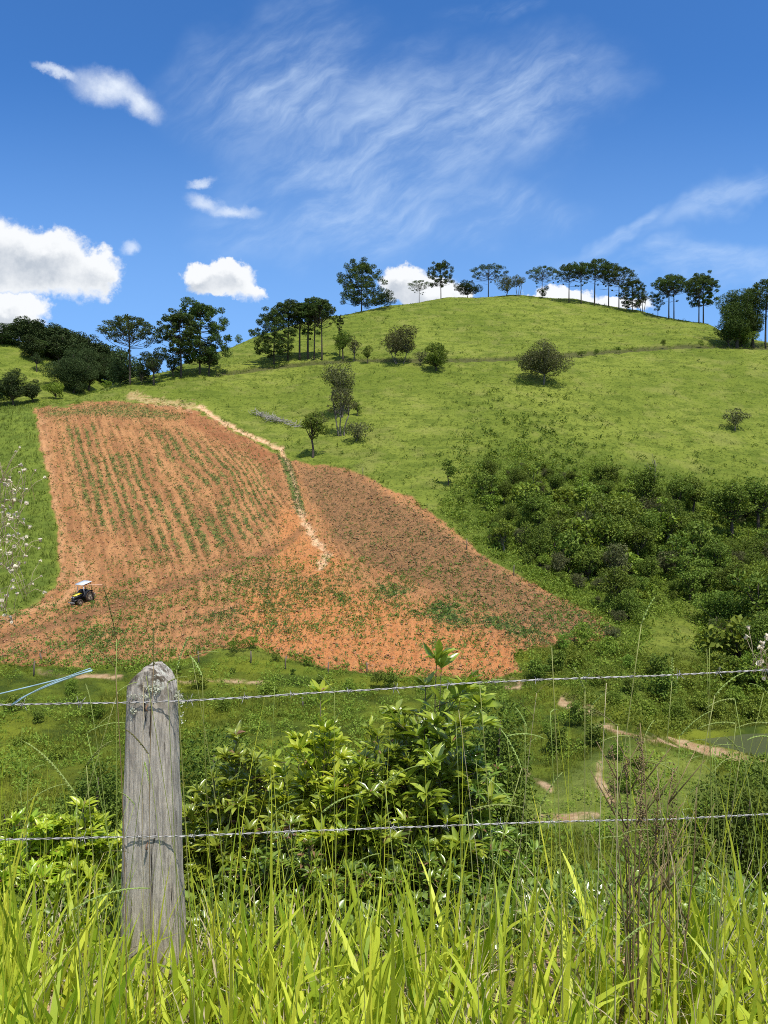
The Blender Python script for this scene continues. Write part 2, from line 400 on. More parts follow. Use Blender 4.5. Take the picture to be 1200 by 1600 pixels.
# ------------------------------------------------------------ materials
def newmat(name):
    m = bpy.data.materials.new(name); m.use_nodes = True; gg = G(m.node_tree); return m, gg
def pbsdf(gg, col, rough=0.6, spec=0.3, metal=0.0, normal=None):
    p = gg.n('ShaderNodeBsdfPrincipled'); gg.put(p.inputs['Base Color'], col); gg.put(p.inputs['Roughness'], rough)
    p.inputs['Specular IOR Level'].default_value = spec; p.inputs['Metallic'].default_value = metal
    if normal is not None: gg.nt.links.new(normal, p.inputs['Normal'])
    return p.outputs[0]
def outm(gg, sh):
    o = gg.n('ShaderNodeOutputMaterial'); gg.nt.links.new(sh, o.inputs[0])
def bump(gg, h, dist, strength=1.0):
    b = gg.n('ShaderNodeBump'); gg.put(b.inputs['Height'], h); b.inputs['Distance'].default_value = dist; b.inputs['Strength'].default_value = strength
    return b.outputs[0]
def leafmat(name, ca, cb, trans=0.35, rough=0.5, spec=0.3, tcol=None, noise_s=None, cc=None):
    m, q = newmat(name); t = q.attr('tone')
    col = q.mix(t, ca, cb)
    if noise_s: col = q.mix(q.ss(q.noise(q.n('ShaderNodeTexCoord').outputs['Object'], noise_s, 4, 0.6), 0.45, 0.7), col, tuple(c * 0.55 for c in ca))
    if cc: col = q.mix(q.ss(t, 0.9, 1.0), col, cc)
    obj = q.n('ShaderNodeObjectInfo').outputs['Random']
    hsv = q.n('ShaderNodeHueSaturation'); q.put(hsv.inputs['Color'], col)
    q.put(hsv.inputs['Value'], q.lin(obj, 0, 1, 0.82, 1.2)); q.put(hsv.inputs['Hue'], q.lin(obj, 0, 1, 0.487, 0.512))
    col = hsv.outputs[0]
    d = pbsdf(q, col, rough, spec)
    tr = q.n('ShaderNodeBsdfTranslucent'); q.put(tr.inputs[0], q.mix(0.6, col, q.mix(1.0, col, tcol or (1.5, 1.35, 0.5), 'MULTIPLY')))
    mx = q.n('ShaderNodeMixShader'); mx.inputs[0].default_value = trans
    q.nt.links.new(d, mx.inputs[1]); q.nt.links.new(tr.outputs[0], mx.inputs[2]); outm(q, mx.outputs[0]); return m
def plain(name, col, rough=0.6, spec=0.3, metal=0.0, col2=None, ns=6, bd=0.0):
    m, q = newmat(name); p = q.n('ShaderNodeTexCoord').outputs['Object']
    f = q.noise(p, ns, 5, 0.6)
    c2 = col2 or tuple(c * 0.72 for c in col)
    c = q.mix(q.ss(f, 0.35, 0.65), col, c2)
    outm(q, pbsdf(q, c, q.lin(f, 0.3, 0.7, rough * 0.85, min(1, rough * 1.15)), spec, metal, bump(q, f, bd) if bd else None)); return m
M = {}
M['pine'] = leafmat('araucaria_needles', (0.035, 0.062, 0.012), (0.095, 0.135, 0.032), 0.12, 0.7, 0.1)
M['dark'] = leafmat('dark_foliage', (0.058, 0.100, 0.012), (0.175, 0.235, 0.036), 0.25, 0.6, 0.12)
M['mid'] = leafmat('mid_green_foliage', (0.105, 0.165, 0.017), (0.235, 0.300, 0.044), 0.28, 0.6, 0.12)
M['grey'] = leafmat('grey_brown_foliage', (0.075, 0.085, 0.032), (0.135, 0.140, 0.058), 0.24, 0.7, 0.1)
M['light'] = leafmat('light_foliage', (0.12, 0.20, 0.02), (0.20, 0.29, 0.045), 0.3, 0.6, 0.15)
M['far'] = leafmat('far_forest_foliage', (0.030, 0.052, 0.016), (0.070, 0.100, 0.034), 0.12, 0.8, 0.1)
M['bark'] = plain('bark', (0.085, 0.07, 0.055), 0.9, 0.1, ns=3)
M['paleb'] = plain('pale_bark', (0.17, 0.15, 0.12), 0.9, 0.1, ns=3)
M['tuft'] = leafmat('pasture_grass', (0.075, 0.110, 0.014), (0.240, 0.265, 0.048), 0.30, 0.7, 0.08)
M['crop'] = leafmat('crop_leaves', (0.040, 0.080, 0.026), (0.105, 0.155, 0.050), 0.25, 0.7, 0.1)
M['weed'] = leafmat('weed_leaves', (0.085, 0.15, 0.022), (0.18, 0.26, 0.05), 0.28, 0.6, 0.2)
M['stubble'] = plain('stubble', (0.26, 0.19, 0.11), 0.9, 0.1, ns=2)
# ------------------------------------------------------------ painted regions of the land (own colour of soil, crop, paths)
SOIL = [(55, 640), (130, 630), (205, 628), (300, 640), (345, 660), (400, 690), (440, 712), (470, 722), (520, 728), (570, 745), (640, 780), (700, 825), (770, 878), (860, 925), (940, 965), (965, 990), (930, 1000), (860, 1010), (806, 1022), (815, 1050), (760, 1062), (640, 1056), (520, 1045), (440, 1028), (400, 1010), (340, 1012), (300, 1027), (150, 1045), (60, 1040), (-40, 1035), (-260, 1030), (-260, 985), (0, 965), (60, 945), (88, 915), (92, 890), (88, 820), (75, 740), (60, 680)]
BROWN = [(458, 722), (520, 728), (570, 745), (700, 830), (860, 925), (940, 965), (965, 990), (870, 995), (760, 955), (640, 910), (560, 880), (520, 840), (480, 780)]
rowc = []
for r_, L in enumerate(([(55, 640), (75, 740), (90, 820), (95, 900), (60, 950), (-60, 1030)], [(130, 630), (165, 740), (200, 850), (215, 930), (180, 1040)], [(200, 630), (250, 740), (305, 850), (330, 930), (290, 1040)], [(300, 650), (365, 740), (425, 850), (430, 930), (385, 1040)], [(380, 690), (432, 770), (485, 850), (480, 930), (445, 1040)], [(460, 730), (500, 850), (515, 900), (530, 960), (520, 1050)], [(520, 740), (560, 850), (590, 900), (640, 970), (630, 1055)], [(580, 755), (680, 860), (760, 930), (800, 980), (780, 1050)], [(650, 800), (760, 890), (860, 950), (900, 990)])):
    for p_ in L: rowc.append((p_[0], p_[1], r_))
rowc = np.array(rowc, float); _rp = rowc[:, :2] / 400
_B = np.zeros((len(rowc) + 3,) * 2); _k = len(rowc)
_B[:_k, :_k] = _phi(((_rp[:, None] - _rp[None]) ** 2).sum(-1)) + 1e-3 * np.eye(_k); _B[:_k, _k] = 1; _B[:_k, _k + 1:] = _rp; _B[_k, :_k] = 1; _B[_k + 1:, :_k] = _rp.T
_rsol = np.linalg.solve(_B, np.concatenate([rowc[:, 2], [0, 0, 0]]))
def rowval(u, v):
    q = np.stack([u, v], -1) / 400; o = np.empty(len(u))
    for i in range(0, len(u), 40000):
        qq = q[i:i + 40000]; r2 = ((qq[:, None] - _rp[None]) ** 2).sum(-1)
        o[i:i + 40000] = _phi(r2) @ _rsol[:_k] + _rsol[_k] + qq @ _rsol[_k + 1:]
    return o
def regions(x, y, z):
    """what covers the land at each point"""
    u, v = uv(x, np.maximum(y, 0.5), z); n = len(u); R = {}
    ok = (y > 50) & (y < 172)
    j = fbm(x / 1.6, y / 1.6, 3, 1) * 9 + fbm(x / 7, y / 7, 2, 3) * 9
    s = np.zeros(n); s[ok] = sstep(-(sdp(u[ok], v[ok], SOIL) + j[ok]), -1.5, 1.5); R['soil'] = s
    b = np.zeros(n); b[ok] = sstep(-(sdp(u[ok], v[ok], BROWN) + j[ok] * 1.5), -4, 14); R['brown'] = b * s
    r = np.zeros(n); m = s > 0; r[m] = rowval(u[m], v[m]); R['row'] = r
    rr = r * 8.0 + fbm(x / 6, y / 6, 2, 2) * 0.5
    strip = sstep(fbm(rr * 0.9, v / 46, 3, 4, 0.6) * 1.1 + fbm(x / 11, y / 11, 2, 5) * 0.35 + fbm(x / 1.2, y / 1.2, 2, 0) * 0.45, -0.08, 0.16)
    rl = sstep(np.cos(rr * 2 * np.pi * 0.72) + fbm(x / 0.8, y / 0.8, 2, 0) * 2.2 + fbm(rr * .7, v / 60, 2, 1) * 1.6, -0.6, 0.4); strip = np.clip(rl * sstep(fbm(x / 9, y / 12, 3, 4), -0.30, 0.0) * 1.0 + 0.30 * strip * rl + 0.04, 0, 1)
    L1 = sstep(-sdp(u, v, [(75, 650), (150, 640), (280, 660), (430, 720), (450, 790), (440, 840), (330, 880), (240, 880), (150, 840), (110, 800), (90, 700)]), -20, 30)
    L2_ = sstep(-sdp(u, v, [(560, 900), (700, 930), (860, 985), (950, 985), (900, 1005), (800, 1000), (700, 985), (620, 950)]), -25, 20)
    L3 = sstep(-sdp(u, v, [(150, 930), (330, 890), (420, 890), (560, 890), (560, 1000), (400, 1000), (200, 1010), (-40, 1030), (-100, 985), (60, 975)]), -20, 30)
    top = sstep(-sdp(u, v, [(60, 640), (200, 626), (300, 648), (280, 660), (130, 652), (70, 655)]), -6, 8)
    w = np.maximum.reduce([L1 * strip * 0.8, L2_ * 0.9 * sstep(fbm(x / 3, y / 3, 3, 2), -0.2, 0.15), L3 * sstep(fbm(x / 5, y / 5, 3, 2), -0.05, 0.2) * 0.6, top * 0.75, 0.10 + 0.12 * b])
    gs = sstep(-sdl(u, v, [(432, 690), (448, 725), (462, 770), (470, 800)]), -13, -4) * (v < 805)
    w = np.maximum(w, gs)
    R['weedc'] = w * s
    R['gstrip'] = gs
    tr = sstep(-sdl(u, v, [(-60, 1015), (60, 985), (180, 947), (290, 908), (380, 880), (440, 855), (480, 820)]) + j * 0.4, -10, -3)
    R['track'] = tr * s * 0.8
    lt = sstep(-sdl(u, v, [(-20, 972), (50, 952), (100, 938), (128, 905), (120, 860)]) + j * 0.5, -11, -2)
    ed = sstep(-sdl(u, v, [(92, 905), (88, 820), (70, 720), (62, 660)]) + j * 0.5, -16, -5) + 0.7 * sstep(-sdl(u, v, [(600, 765), (700, 832), (780, 890), (860, 932)]) + j * .5, -13, -4)
    og = sstep(-sdp(u, v, [(560, 930), (700, 970), (800, 1010), (810, 1055), (640, 1055), (500, 1040), (380, 1005), (390, 930), (500, 890)]), -35, 25) * 0.85 + sstep(-sdp(u, v, [(440, 800), (470, 790), (500, 850), (540, 880), (500, 890), (430, 880)]), -16, 8) * .7
    R['orange'] = np.clip(np.maximum(og, 0.5 * ed * (v > 740) * (u > 300)), 0, 1) * s; R['tan'] = np.clip(np.maximum(lt, ed * 0.7), 0, 1) * s * sstep(fbm(x / 1.5, y / 1.5, 3, 2), -0.3, 0.1)
    R['red'] = sstep(-sdl(u, v, [(300, 650), (350, 675), (420, 715)]), -22, -8) * s
    p = np.zeros(n); j2 = fbm(x / 1.1, y / 1.1, 3, 0) * 9
    p = np.maximum(p, sstep(-sdl(u, v, [(464, 785), (474, 812), (490, 840), (512, 868), (500, 885)]) + j2 * 1.6, -8.5, -2.5) * (y < 125))
    p = np.maximum(p, sstep(-sdl(u, v, [(312, 634), (335, 652), (380, 676), (440, 702)]) + j2 * 0.7, -5, -1.5) * (y < 172))
    p = np.maximum(p, sstep(-sdl(u, v, [(438, 700), (452, 728), (462, 760), (467, 788)]) + j2 * 0.6, -3.6, -1.0) * (y < 172) * 0.9)
    p = np.maximum(p, sstep(-sdl(u, v, [(205, 618), (240, 626), (290, 634), (308, 636)]) + j2 * 2, -8, -2) * (y < 172) * 0.5)
    R['path'] = p
    q = np.zeros(n)
    for line, wd in (([(1000, 1150), (1060, 1162), (1110, 1173), (1165, 1186), (1240, 1200)], 5.5), ([(930, 1130), (965, 1143), (1000, 1150)], 3), ([(938, 1195), (935, 1215), (948, 1240), (955, 1252)], 5), ([(800, 1195), (830, 1215), (860, 1230)], 4), ([(790, 1290), (860, 1278), (930, 1272)], 6), ([(60, 1052), (130, 1056), (190, 1058)], 1.5), ([(260, 1066), (330, 1064), (420, 1066)], 1.5)):
        q = np.maximum(q, sstep(-sdl(u, v, line) + j2, -wd - 3, -wd + 2) * (y < 64) * (y > 24))
    for poly in ([(880, 1085), (905, 1088), (940, 1118), (900, 1115), (870, 1100)], [(785, 1062), (815, 1060), (815, 1076), (790, 1078)], [(20, 1310), (85, 1310), (85, 1330), (20, 1330)]):
        q = np.maximum(q, sstep(-(sdp(u, v, poly) + j2), -3, 3) * (y < 66) * (y > 20))
    q = np.maximum(q, 0.9 * sstep(fbm(x / 1.3, y / 1.3, 3, 4), -0.04, 0.10) * (y > 3.6) * (y < 13))
    q = np.maximum(q, 0.9 * (y <= 3.6))
    R['bare'] = np.clip(q * (0.15 + 1.3 * sstep(fbm(x / 1.5, y / 1.5, 4, 5, .65), -0.14, 0.12)), 0, 1)
    gul = [(700, 770), (750, 715), (860, 700), (950, 715), (1060, 735), (1200, 765), (1500, 790), (1500, 1140), (1200, 1150), (1120, 1150), (1000, 1140), (850, 1050), (880, 1005), (960, 985), (860, 925), (770, 878)]
    dk = sstep(-(sdp(u, v, gul) + j * 3), -25, 30) * (y > 55) * (y < 145)
    patch = sstep(-sdp(u, v, [(1010, 960), (1080, 950), (1110, 1000), (1090, 1060), (1030, 1060), (1000, 1010)]), -10, 12) * (y < 85)
    R['scrub'] = dk * (1 - patch) * 0.9
    line = sstep(-sdl(u, v, [(340, 585), (400, 577), (480, 567), (560, 562), (640, 563), (720, 562), (800, 560), (900, 553), (1000, 546), (1060, 541), (1150, 541), (1230, 543)]) + j * 0.3, -4.5, -1.5) * (y > 165) * (y < 215)
    R['line'] = line
    R['meadow'] = sstep(66 - y, -3, 3) * sstep(y, 24, 28)
    R['closeg'] = sstep(-sdp(u, v, [(960, 1160), (1110, 1185), (1130, 1250), (960, 1300), (780, 1300), (760, 1240), (860, 1230)]), -15, 20) * (y < 62) * (y > 25)
    R['lush'] = sstep(-sdp(u, v, [(-300, 640), (50, 635), (60, 700), (82, 800), (90, 900), (50, 945), (-300, 975)]), -4, 6) * (y < 165) * (y > 66)
    return R
# ------------------------------------------------------------ terrain mesh
def grid_a():
    a = np.linspace(-0.54, 0.54, 640); o = np.linspace(0.56, 1.15, 50)
    return np.concatenate([-o[::-1], a, o])
ga = grid_a()
gy = np.concatenate([np.linspace(-7.5, 0, 12)[:-1], np.linspace(0, 14, 90)[:-1], np.geomspace(14, 165, 560)[:-1], np.geomspace(165, 285, 190)[:-1], np.geomspace(285, 430, 24)])
AA, YY = np.meshgrid(ga, gy); XX = AA * (YY + 8); nr, nc = YY.shape
ZZ = H(XX.ravel(), YY.ravel()).reshape(nr, nc)
xr, yr, zr = XX.ravel(), YY.ravel(), ZZ.ravel()
REG = regions(xr, yr, zr)
# ploughed ridges, clods and grass hummocks are real relief
row8 = REG['row'] * 8.0 + fbm(xr / 6, yr / 6, 2, 2) * 0.5
zr = zr + REG['soil'] * (1 - REG['track']) * (np.cos(row8 * 2 * np.pi) * 0.06 * (1 - 0.6 * REG['brown']) + fbm(xr / 0.5, yr / 0.5, 2, 3) * 0.36)
zr = zr + (1 - REG['soil']) * (1 - REG['path']) * (yr > 20) * (fbm(xr / 0.9, yr / 0.9, 2, 5) * 0.28) * (1 - REG['bare'])
zr = zr - REG['path'] * 0.15 + REG['line'] * -0.25
V = np.stack([xr, yr, zr], -1)
I = np.arange(nr * nc).reshape(nr, nc)
Q = np.stack([I[:-1, :-1], I[:-1, 1:], I[1:, 1:], I[1:, :-1]], -1).reshape(-1, 4)
fc = lambda k: REG[k][Q].mean(1)
fy_ = yr[Q].mean(1)
cls = np.where(fy_ < 3.4, 0, np.where(fy_ < 26, 1, np.where(fy_ < 64.5, 2, 3)))
cls = np.where(fc('soil') > 0.5, 4, cls)
cls = np.where((fc('path') > 0.5), 5, cls)
cls = np.where((fc('bare') > 0.5) & (fy_ > 24), 6, cls)
# terrain material
m, q = newmat('land'); P = q.n('ShaderNodeNewGeometry').outputs['Position']
A = {k: q.attr(k) for k in ('soil', 'brown', 'weedc', 'track', 'orange', 'tan', 'red', 'path', 'bare', 'scrub', 'line', 'meadow', 'closeg', 'lush', 'row')}
n_big = q.noise(P, 0.045, 4, 0.6); n_mid = q.noise(P, 0.35, 5, 0.62); n_f = q.noise(P, 1.7, 5, 0.65); n_ff = q.noise(P, 7.0, 4, 0.7)
Pst = q.v('MULTIPLY', P, (1, 1, 3.5)); n_ter = q.noise(Pst, 0.22, 4, 0.6)
gr = q.mix(q.ss(n_big, 0.35, 0.65), (0.132, 0.170, 0.022), (0.188, 0.222, 0.034))
gr = q.mix(q.m('MULTIPLY', q.ss(n_ter, 0.45, 0.62), 0.6), gr, (0.075, 0.110, 0.013))
gr = q.mix(q.m('MULTIPLY', q.ss(n_f, 0.50, 0.68), 0.85), gr, (0.050, 0.080, 0.009))
gr = q.mix(q.m('MULTIPLY', q.ss(q.noise(P, 0.16, 4, 0.65), 0.5, 0.68), 0.35), gr, (0.25, 0.24, 0.07))
gr = q.mix(q.m('MULTIPLY', q.ss(n_ff, 0.55, 0.75), 0.5), gr, (0.24, 0.25, 0.06))
mead = q.mix(q.ss(n_mid, 0.4, 0.62), (0.115, 0.150, 0.016), (0.045, 0.070, 0.010))
mead = q.mix(q.m('MULTIPLY', q.ss(q.noise(P, 0.12, 3, 0.6), 0.45, 0.65), 0.6), mead, (0.20, 0.22, 0.02))
gr = q.mix(A['meadow'], gr, mead)
gr = q.mix(A['lush'], gr, q.mix(q.ss(n_mid, 0.35, 0.65), (0.150, 0.195, 0.028), (0.095, 0.135, 0.020)))
gr = q.mix(q.m('MULTIPLY', A['closeg'], 0.6), gr, q.mix(q.ss(n_f, 0.4, 0.65), (0.215, 0.25, 0.055), (0.15, 0.19, 0.035)))
gr = q.mix(A['scrub'], gr, q.mix(q.ss(n_f, 0.4, 0.6), (0.055, 0.085, 0.012), (0.11, 0.15, 0.022)))
gr = q.mix(q.m('MULTIPLY', A['line'], 0.75), gr, (0.07, 0.065, 0.03))
rowf = q.m('FRACT', q.m('MULTIPLY', A['row'], 8.0))
# soil, with streaks along the rows
Prow = q.comb(q.m('MULTIPLY', A['row'], 9.0), q.m('MULTIPLY', q.sep(P)[1], 0.12), 0.0)
streak = q.m('ADD', q.m('MULTIPLY', q.noise(Prow, 0.45, 3, 0.6), 0.5), q.m('MULTIPLY', q.noise(Prow, 1.6, 4, 0.65), 0.5))
so = q.mix(q.ss(streak, 0.40, 0.60), (0.46, 0.228, 0.094), (0.29, 0.134, 0.056))
so = q.mix(q.m('MULTIPLY', q.ss(n_mid, 0.45, 0.66), 0.45), so, (0.39, 0.17, 0.065))
so = q.mix(A['orange'], so, q.mix(q.ss(n_f, 0.35, 0.7), (0.56, 0.245, 0.088), (0.47, 0.165, 0.052)))
so = q.mix(A['tan'], so, q.mix(q.ss(n_f, 0.35, 0.7), (0.56, 0.31, 0.145), (0.48, 0.235, 0.10)))
so = q.mix(q.m('MULTIPLY', A['red'], q.ss(n_mid, 0.35, 0.6, 0.1, 0.5)), so, (0.22, 0.065, 0.03))
so = q.mix(q.m('MULTIPLY', A['brown'], 0.72), so, q.mix(q.ss(n_f, 0.4, 0.62), (0.275, 0.145, 0.066), (0.135, 0.078, 0.036)))
so = q.mix(q.m('MULTIPLY', A['track'], 0.7), so, (0.17, 0.085, 0.04))
so = q.mix(q.m('MULTIPLY', q.ss(n_ff, 0.50, 0.64), 0.62), so, (0.135, 0.090, 0.042))
wd_ = q.ss(q.m('ADD', q.m('MULTIPLY', n_ff, 0.55), q.m('MULTIPLY', n_f, 0.45)), q.lin(A['weedc'], 0, 1, 0.70, 0.38), q.lin(A['weedc'], 0, 1, 0.76, 0.47))
so = q.mix(q.m('MULTIPLY', wd_, 0.9), so, q.mix(n_mid, (0.07, 0.12, 0.03), (0.14, 0.20, 0.045)))
col_ = q.mix(A['soil'], gr, so)
pa = q.mix(q.ss(n_f, 0.35, 0.65), (0.66, 0.46, 0.26), (0.52, 0.28, 0.14))
col_ = q.mix(A['path'], col_, pa)
ba = q.mix(q.ss(n_f, 0.4, 0.62), (0.52, 0.36, 0.21), (0.40, 0.24, 0.13))
col_ = q.mix(q.m('MULTIPLY', A['bare'], 0.85), col_, ba)
hgt = q.m('ADD', q.m('MULTIPLY', n_f, 0.6), q.m('MULTIPLY', n_ff, 0.4))
outm(q, pbsdf(q, col_, 0.95, 0.08, 0, bump(q, hgt, 0.35)))
M['land'] = m
names = ['verge', 'road_bank', 'valley_meadow', 'pasture_hillside', 'ploughed_field', 'dirt_track', 'bare_earth']
def submesh(name, fmask):
    f = Q[fmask]; used = np.unique(f); mp = np.full(len(V), -1); mp[used] = np.arange(len(used))
    keys = [k for k in A]
    o = mk(name, V[used], mp[f], M['land'], smooth=True, attrs={k: REG[k][used] for k in keys}); tag(o, kind='structure'); return o
for i_, nm in enumerate(names):
    if (cls == i_).any(): submesh(nm, cls == i_)
# plains beyond, out to the horizon
mf, q = newmat('far_land'); P = q.n('ShaderNodeNewGeometry').outputs['Position']
outm(q, pbsdf(q, q.mix(q.ss(q.noise(P, 0.01, 4, 0.6), 0.4, 0.6), (0.10, 0.16, 0.02), (0.05, 0.09, 0.02)), 0.95, 0.05))
mk('ground', [(-3000, -3000, -20), (3000, -3000, -20), (3000, 3000, -20), (-3000, 3000, -20)], [np.array([(0, 1, 2, 3)])], mf)['kind'] = 'structure'
# road where the photographer stands
mr, q = newmat('road_dirt'); P = q.n('ShaderNodeNewGeometry').outputs['Position']; f = q.noise(P, 3, 6, 0.65)
outm(q, pbsdf(q, q.mix(q.ss(f, 0.35, 0.65), (0.30, 0.17, 0.10), (0.20, 0.11, 0.065)), 0.95, 0.05, 0, bump(q, f, 0.02)))
rv = np.array([(x_, y_) for y_ in np.linspace(-12, 0.2, 14) for x_ in np.linspace(-14, 14, 40)])
rz_ = -1.53 + fbm(rv[:, 0] / 1.5, rv[:, 1] / 1.5, 3, 2) * 0.05
rI = np.arange(14 * 40).reshape(14, 40)
mk('dirt_road', np.column_stack([rv, rz_]), np.stack([rI[:-1, :-1], rI[:-1, 1:], rI[1:, 1:], rI[1:, :-1]], -1).reshape(-1, 4), mr, smooth=True)['kind'] = 'structure'
# pond
mw, q = newmat('pond_water'); P = q.n('ShaderNodeNewGeometry').outputs['Position']
outm(q, pbsdf(q, (0.075, 0.085, 0.04), 0.12, 0.5, 0, bump(q, q.noise(P, 3, 3, 0.5), 0.01)))
pv = np.array([(17, 52), (17, 41), (52, 41), (52, 55), (17, 55)], float)
mk('pond_water', [(16.5, 41, -15.05), (50, 41, -15.05), (50, 53.5, -15.05), (16.5, 53.5, -15.05)], np.array([(0, 1, 2, 3)]), mw)['kind'] = 'structure'
# ------------------------------------------------------------ trees: generators (unit height, base at origin)
def cards(cen, rad, n, size, R, up=0.5, tmpl=L2, shell=0.45, flat=1.0, tone=None, aspect=0.6):
    """leaf cards spread through a clump"""
    d = norm(R.randn(n, 3)); r = rad * (shell + (1 - shell) * R.rand(n) ** 0.6)
    p = np.asarray(cen) + d * r[:, None] * np.array([1, 1, flat])
    nn = norm(d * 0.7 + R.randn(n, 3) * 0.55 + np.array([0, 0, up]))
    dd = norm(d + R.randn(n, 3) * 0.8)
    X, Y, Z = frames(dd, nn); s = size * (0.6 + 0.8 * R.rand(n))[:, None]
    t = np.clip((tone if tone is not None else 0.5) + R.randn(n) * 0.22, 0, 1)
    return stamp(tmpl[0], tmpl[1], p - Y * s * .5, X * s * aspect, Y * s, Z * s, t)
def bez(a, b, bend, n=5):
    a = np.asarray(a, float); b = np.asarray(b, float); t = np.linspace(0, 1, n)[:, None]
    return a * (1 - t) + b * t + np.asarray(bend) * 4 * t * (1 - t)
def araucaria(seed, style='umbrella', h=15.0, w=9.0):
    """candelabra pine in metres: straight trunk, tiers of arms, each ending in dense needle tufts"""
    R = rs(seed); tr = MB(); cr = MB()
    lean = R.randn(2) * 0.02 * h; zt = h * 0.97
    T = lambda z: np.array([lean[0] * (z / h) ** 2, lean[1] * (z / h) ** 2, z])
    zs = np.linspace(-0.8, zt * 0.97, 9)
    tr.add(*tube([T(z) for z in zs], np.linspace(0.016, 0.006, 9) * h, 7), 0.5)
    if style in ('umbrella', 'tall'):
        n = 46 if style == 'umbrella' else 36; rim = 0.20 if style == 'umbrella' else 0.18
        for i in range(n):
            q = math.sqrt((i + 0.5) / n); a = i * 2.39996 + R.randn() * 0.15; r = w / 2 * 0.93 * q * R.uniform(0.92, 1.08)
            zt_ = h * (0.955 - rim * q ** 2.4 - (0.07 if i % 3 == 2 else 0)) + R.randn() * 0.012 * h; e = np.array([math.cos(a) * r, math.sin(a) * r, zt_]) + T(h * .9) * (1, 1, 0)
            b = T(h * (0.53 + 0.32 * (1 - q) + R.uniform(-.03, .03)))
            tr.add(*tube(bez(b, e, (math.cos(a) * r * .12, math.sin(a) * r * .12, -0.045 * h * q), 6), np.linspace(0.0038, 0.0020, 6) * h, 4), 0.5)
            rad = R.uniform(0.50, 0.72) * (w / 9) ** 0.5 * (1.12 if q > .75 else 1)
            cr.add(*cards(e, rad * 1.25, 110, 0.38, R, up=0.6, flat=0.62, shell=0.3, tone=0.30 + 0.45 * R.rand(), aspect=0.40))
            if q > 0.5 and R.rand() < 0.75:
                c = b + (e - b) * 0.72 + np.array([0, 0, -0.035 * h]); cr.add(*cards(c, rad * 0.9, 50, 0.34, R, flat=0.75, shell=.3, tone=.3, aspect=.4))
        for k in range(9 if style == 'umbrella' else 14):     # old arms lower on the trunk, some still tufted
            z = h * R.uniform(0.36, 0.70); a = R.rand() * 6.28; r = w * R.uniform(0.12, 0.40); e = T(z) + np.array([math.cos(a) * r, math.sin(a) * r, 0.02 * h])
            tr.add(*tube(bez(T(z), e, (0, 0, -0.012 * h), 4), 0.0024 * h, 3), 0.4)
            if R.rand() < 0.6: cr.add(*cards(e, R.uniform(0.3, 0.5), 48, 0.34, R, tone=0.4, flat=.75))
        return tr.out(), cr.out()
    lo = {'umbrella': 0.62, 'tall': 0.70, 'full': 0.18, 'tuftlow': 0.40, 'ragged': 0.30}[style]
    nt = {'umbrella': 5, 'tall': 4, 'full': 9, 'tuftlow': 7, 'ragged': 6}[style]
    for i in range(nt):
        f = i / (nt - 1); z = h * (lo + (0.90 - lo) * f)
        if style in ('umbrella', 'tall'): rr = w / 2 * (0.78 + 0.28 * math.sin(math.pi * (0.30 + 0.55 * f)) - 0.50 * max(0, f - 0.6) / .4)
        elif style == 'ragged': rr = w / 2 * (0.35 + 0.65 * f) * R.uniform(0.6, 1.1)
        else: rr = w / 2 * (0.70 + 0.35 * math.sin(math.pi * (0.15 + 0.75 * f)) - 0.35 * max(0, f - 0.7) / .3)
        n = int(R.randint(5, 8)); a0 = R.rand() * 6.28
        if style == 'ragged' and f < 0.7: n = 3
        for k in range(n):
            a = a0 + k * 6.283 / n + R.randn() * 0.18; r = rr * R.uniform(0.8, 1.08)
            b = T(z); up = h * (0.03 + 0.09 * f) + R.randn() * 0.012 * h
            e = b + np.array([math.cos(a) * r, math.sin(a) * r, up])
            tr.add(*tube(bez(b, e, (0, 0, -0.035 * h), 5), np.linspace(0.0055, 0.003, 5) * h, 4), 0.5)
            nb = 1 if r < 0.22 * w else 2
            for j in range(nb):
                c = b + (e - b) * (0.55 + 0.45 * j / max(1, nb - 1)) + np.array([0, 0, 0.02 * h]) + R.randn(3) * 0.018 * h
                rad = w * R.uniform(0.070, 0.105) * (1.0 if j else 0.85)
                cr.add(*cards(c, rad, int(95 * (rad / 0.9) ** 1.2) + 30, 0.42, R, up=0.5, flat=0.72, shell=0.25, tone=0.30 + 0.4 * R.rand(), aspect=0.42))
    if style in ('umbrella', 'tall', 'full', 'tuftlow', 'ragged'):
        for k in range(7 if w > 4 else 4):
            a = R.rand() * 6.28; r = w * 0.22 * math.sqrt(R.rand())
            c = T(h * 0.93) + np.array([math.cos(a) * r, math.sin(a) * r, R.uniform(-0.02, 0.03) * h])
            cr.add(*cards(c, w * 0.11, 150, 0.42, R, flat=0.7, shell=0.25, tone=0.5, aspect=0.42))
    if style in ('umbrella', 'tall'):      # bare spent arms under the crown
        for k in range(7):
            z = h * R.uniform(0.38, lo); a = R.rand() * 6.28; r = w * R.uniform(0.2, 0.42)
            tr.add(*tube(bez(T(z), T(z) + np.array([math.cos(a) * r, math.sin(a) * r, -0.015 * h]), (0, 0, 0.01 * h), 3), 0.0022 * h, 3), 0.4)
            if R.rand() < 0.25: cr.add(*cards(T(z) + np.array([math.cos(a) * r, math.sin(a) * r, 0]), 0.5, 45, 0.4, R, tone=0.4))
    return tr.out(), cr.out()
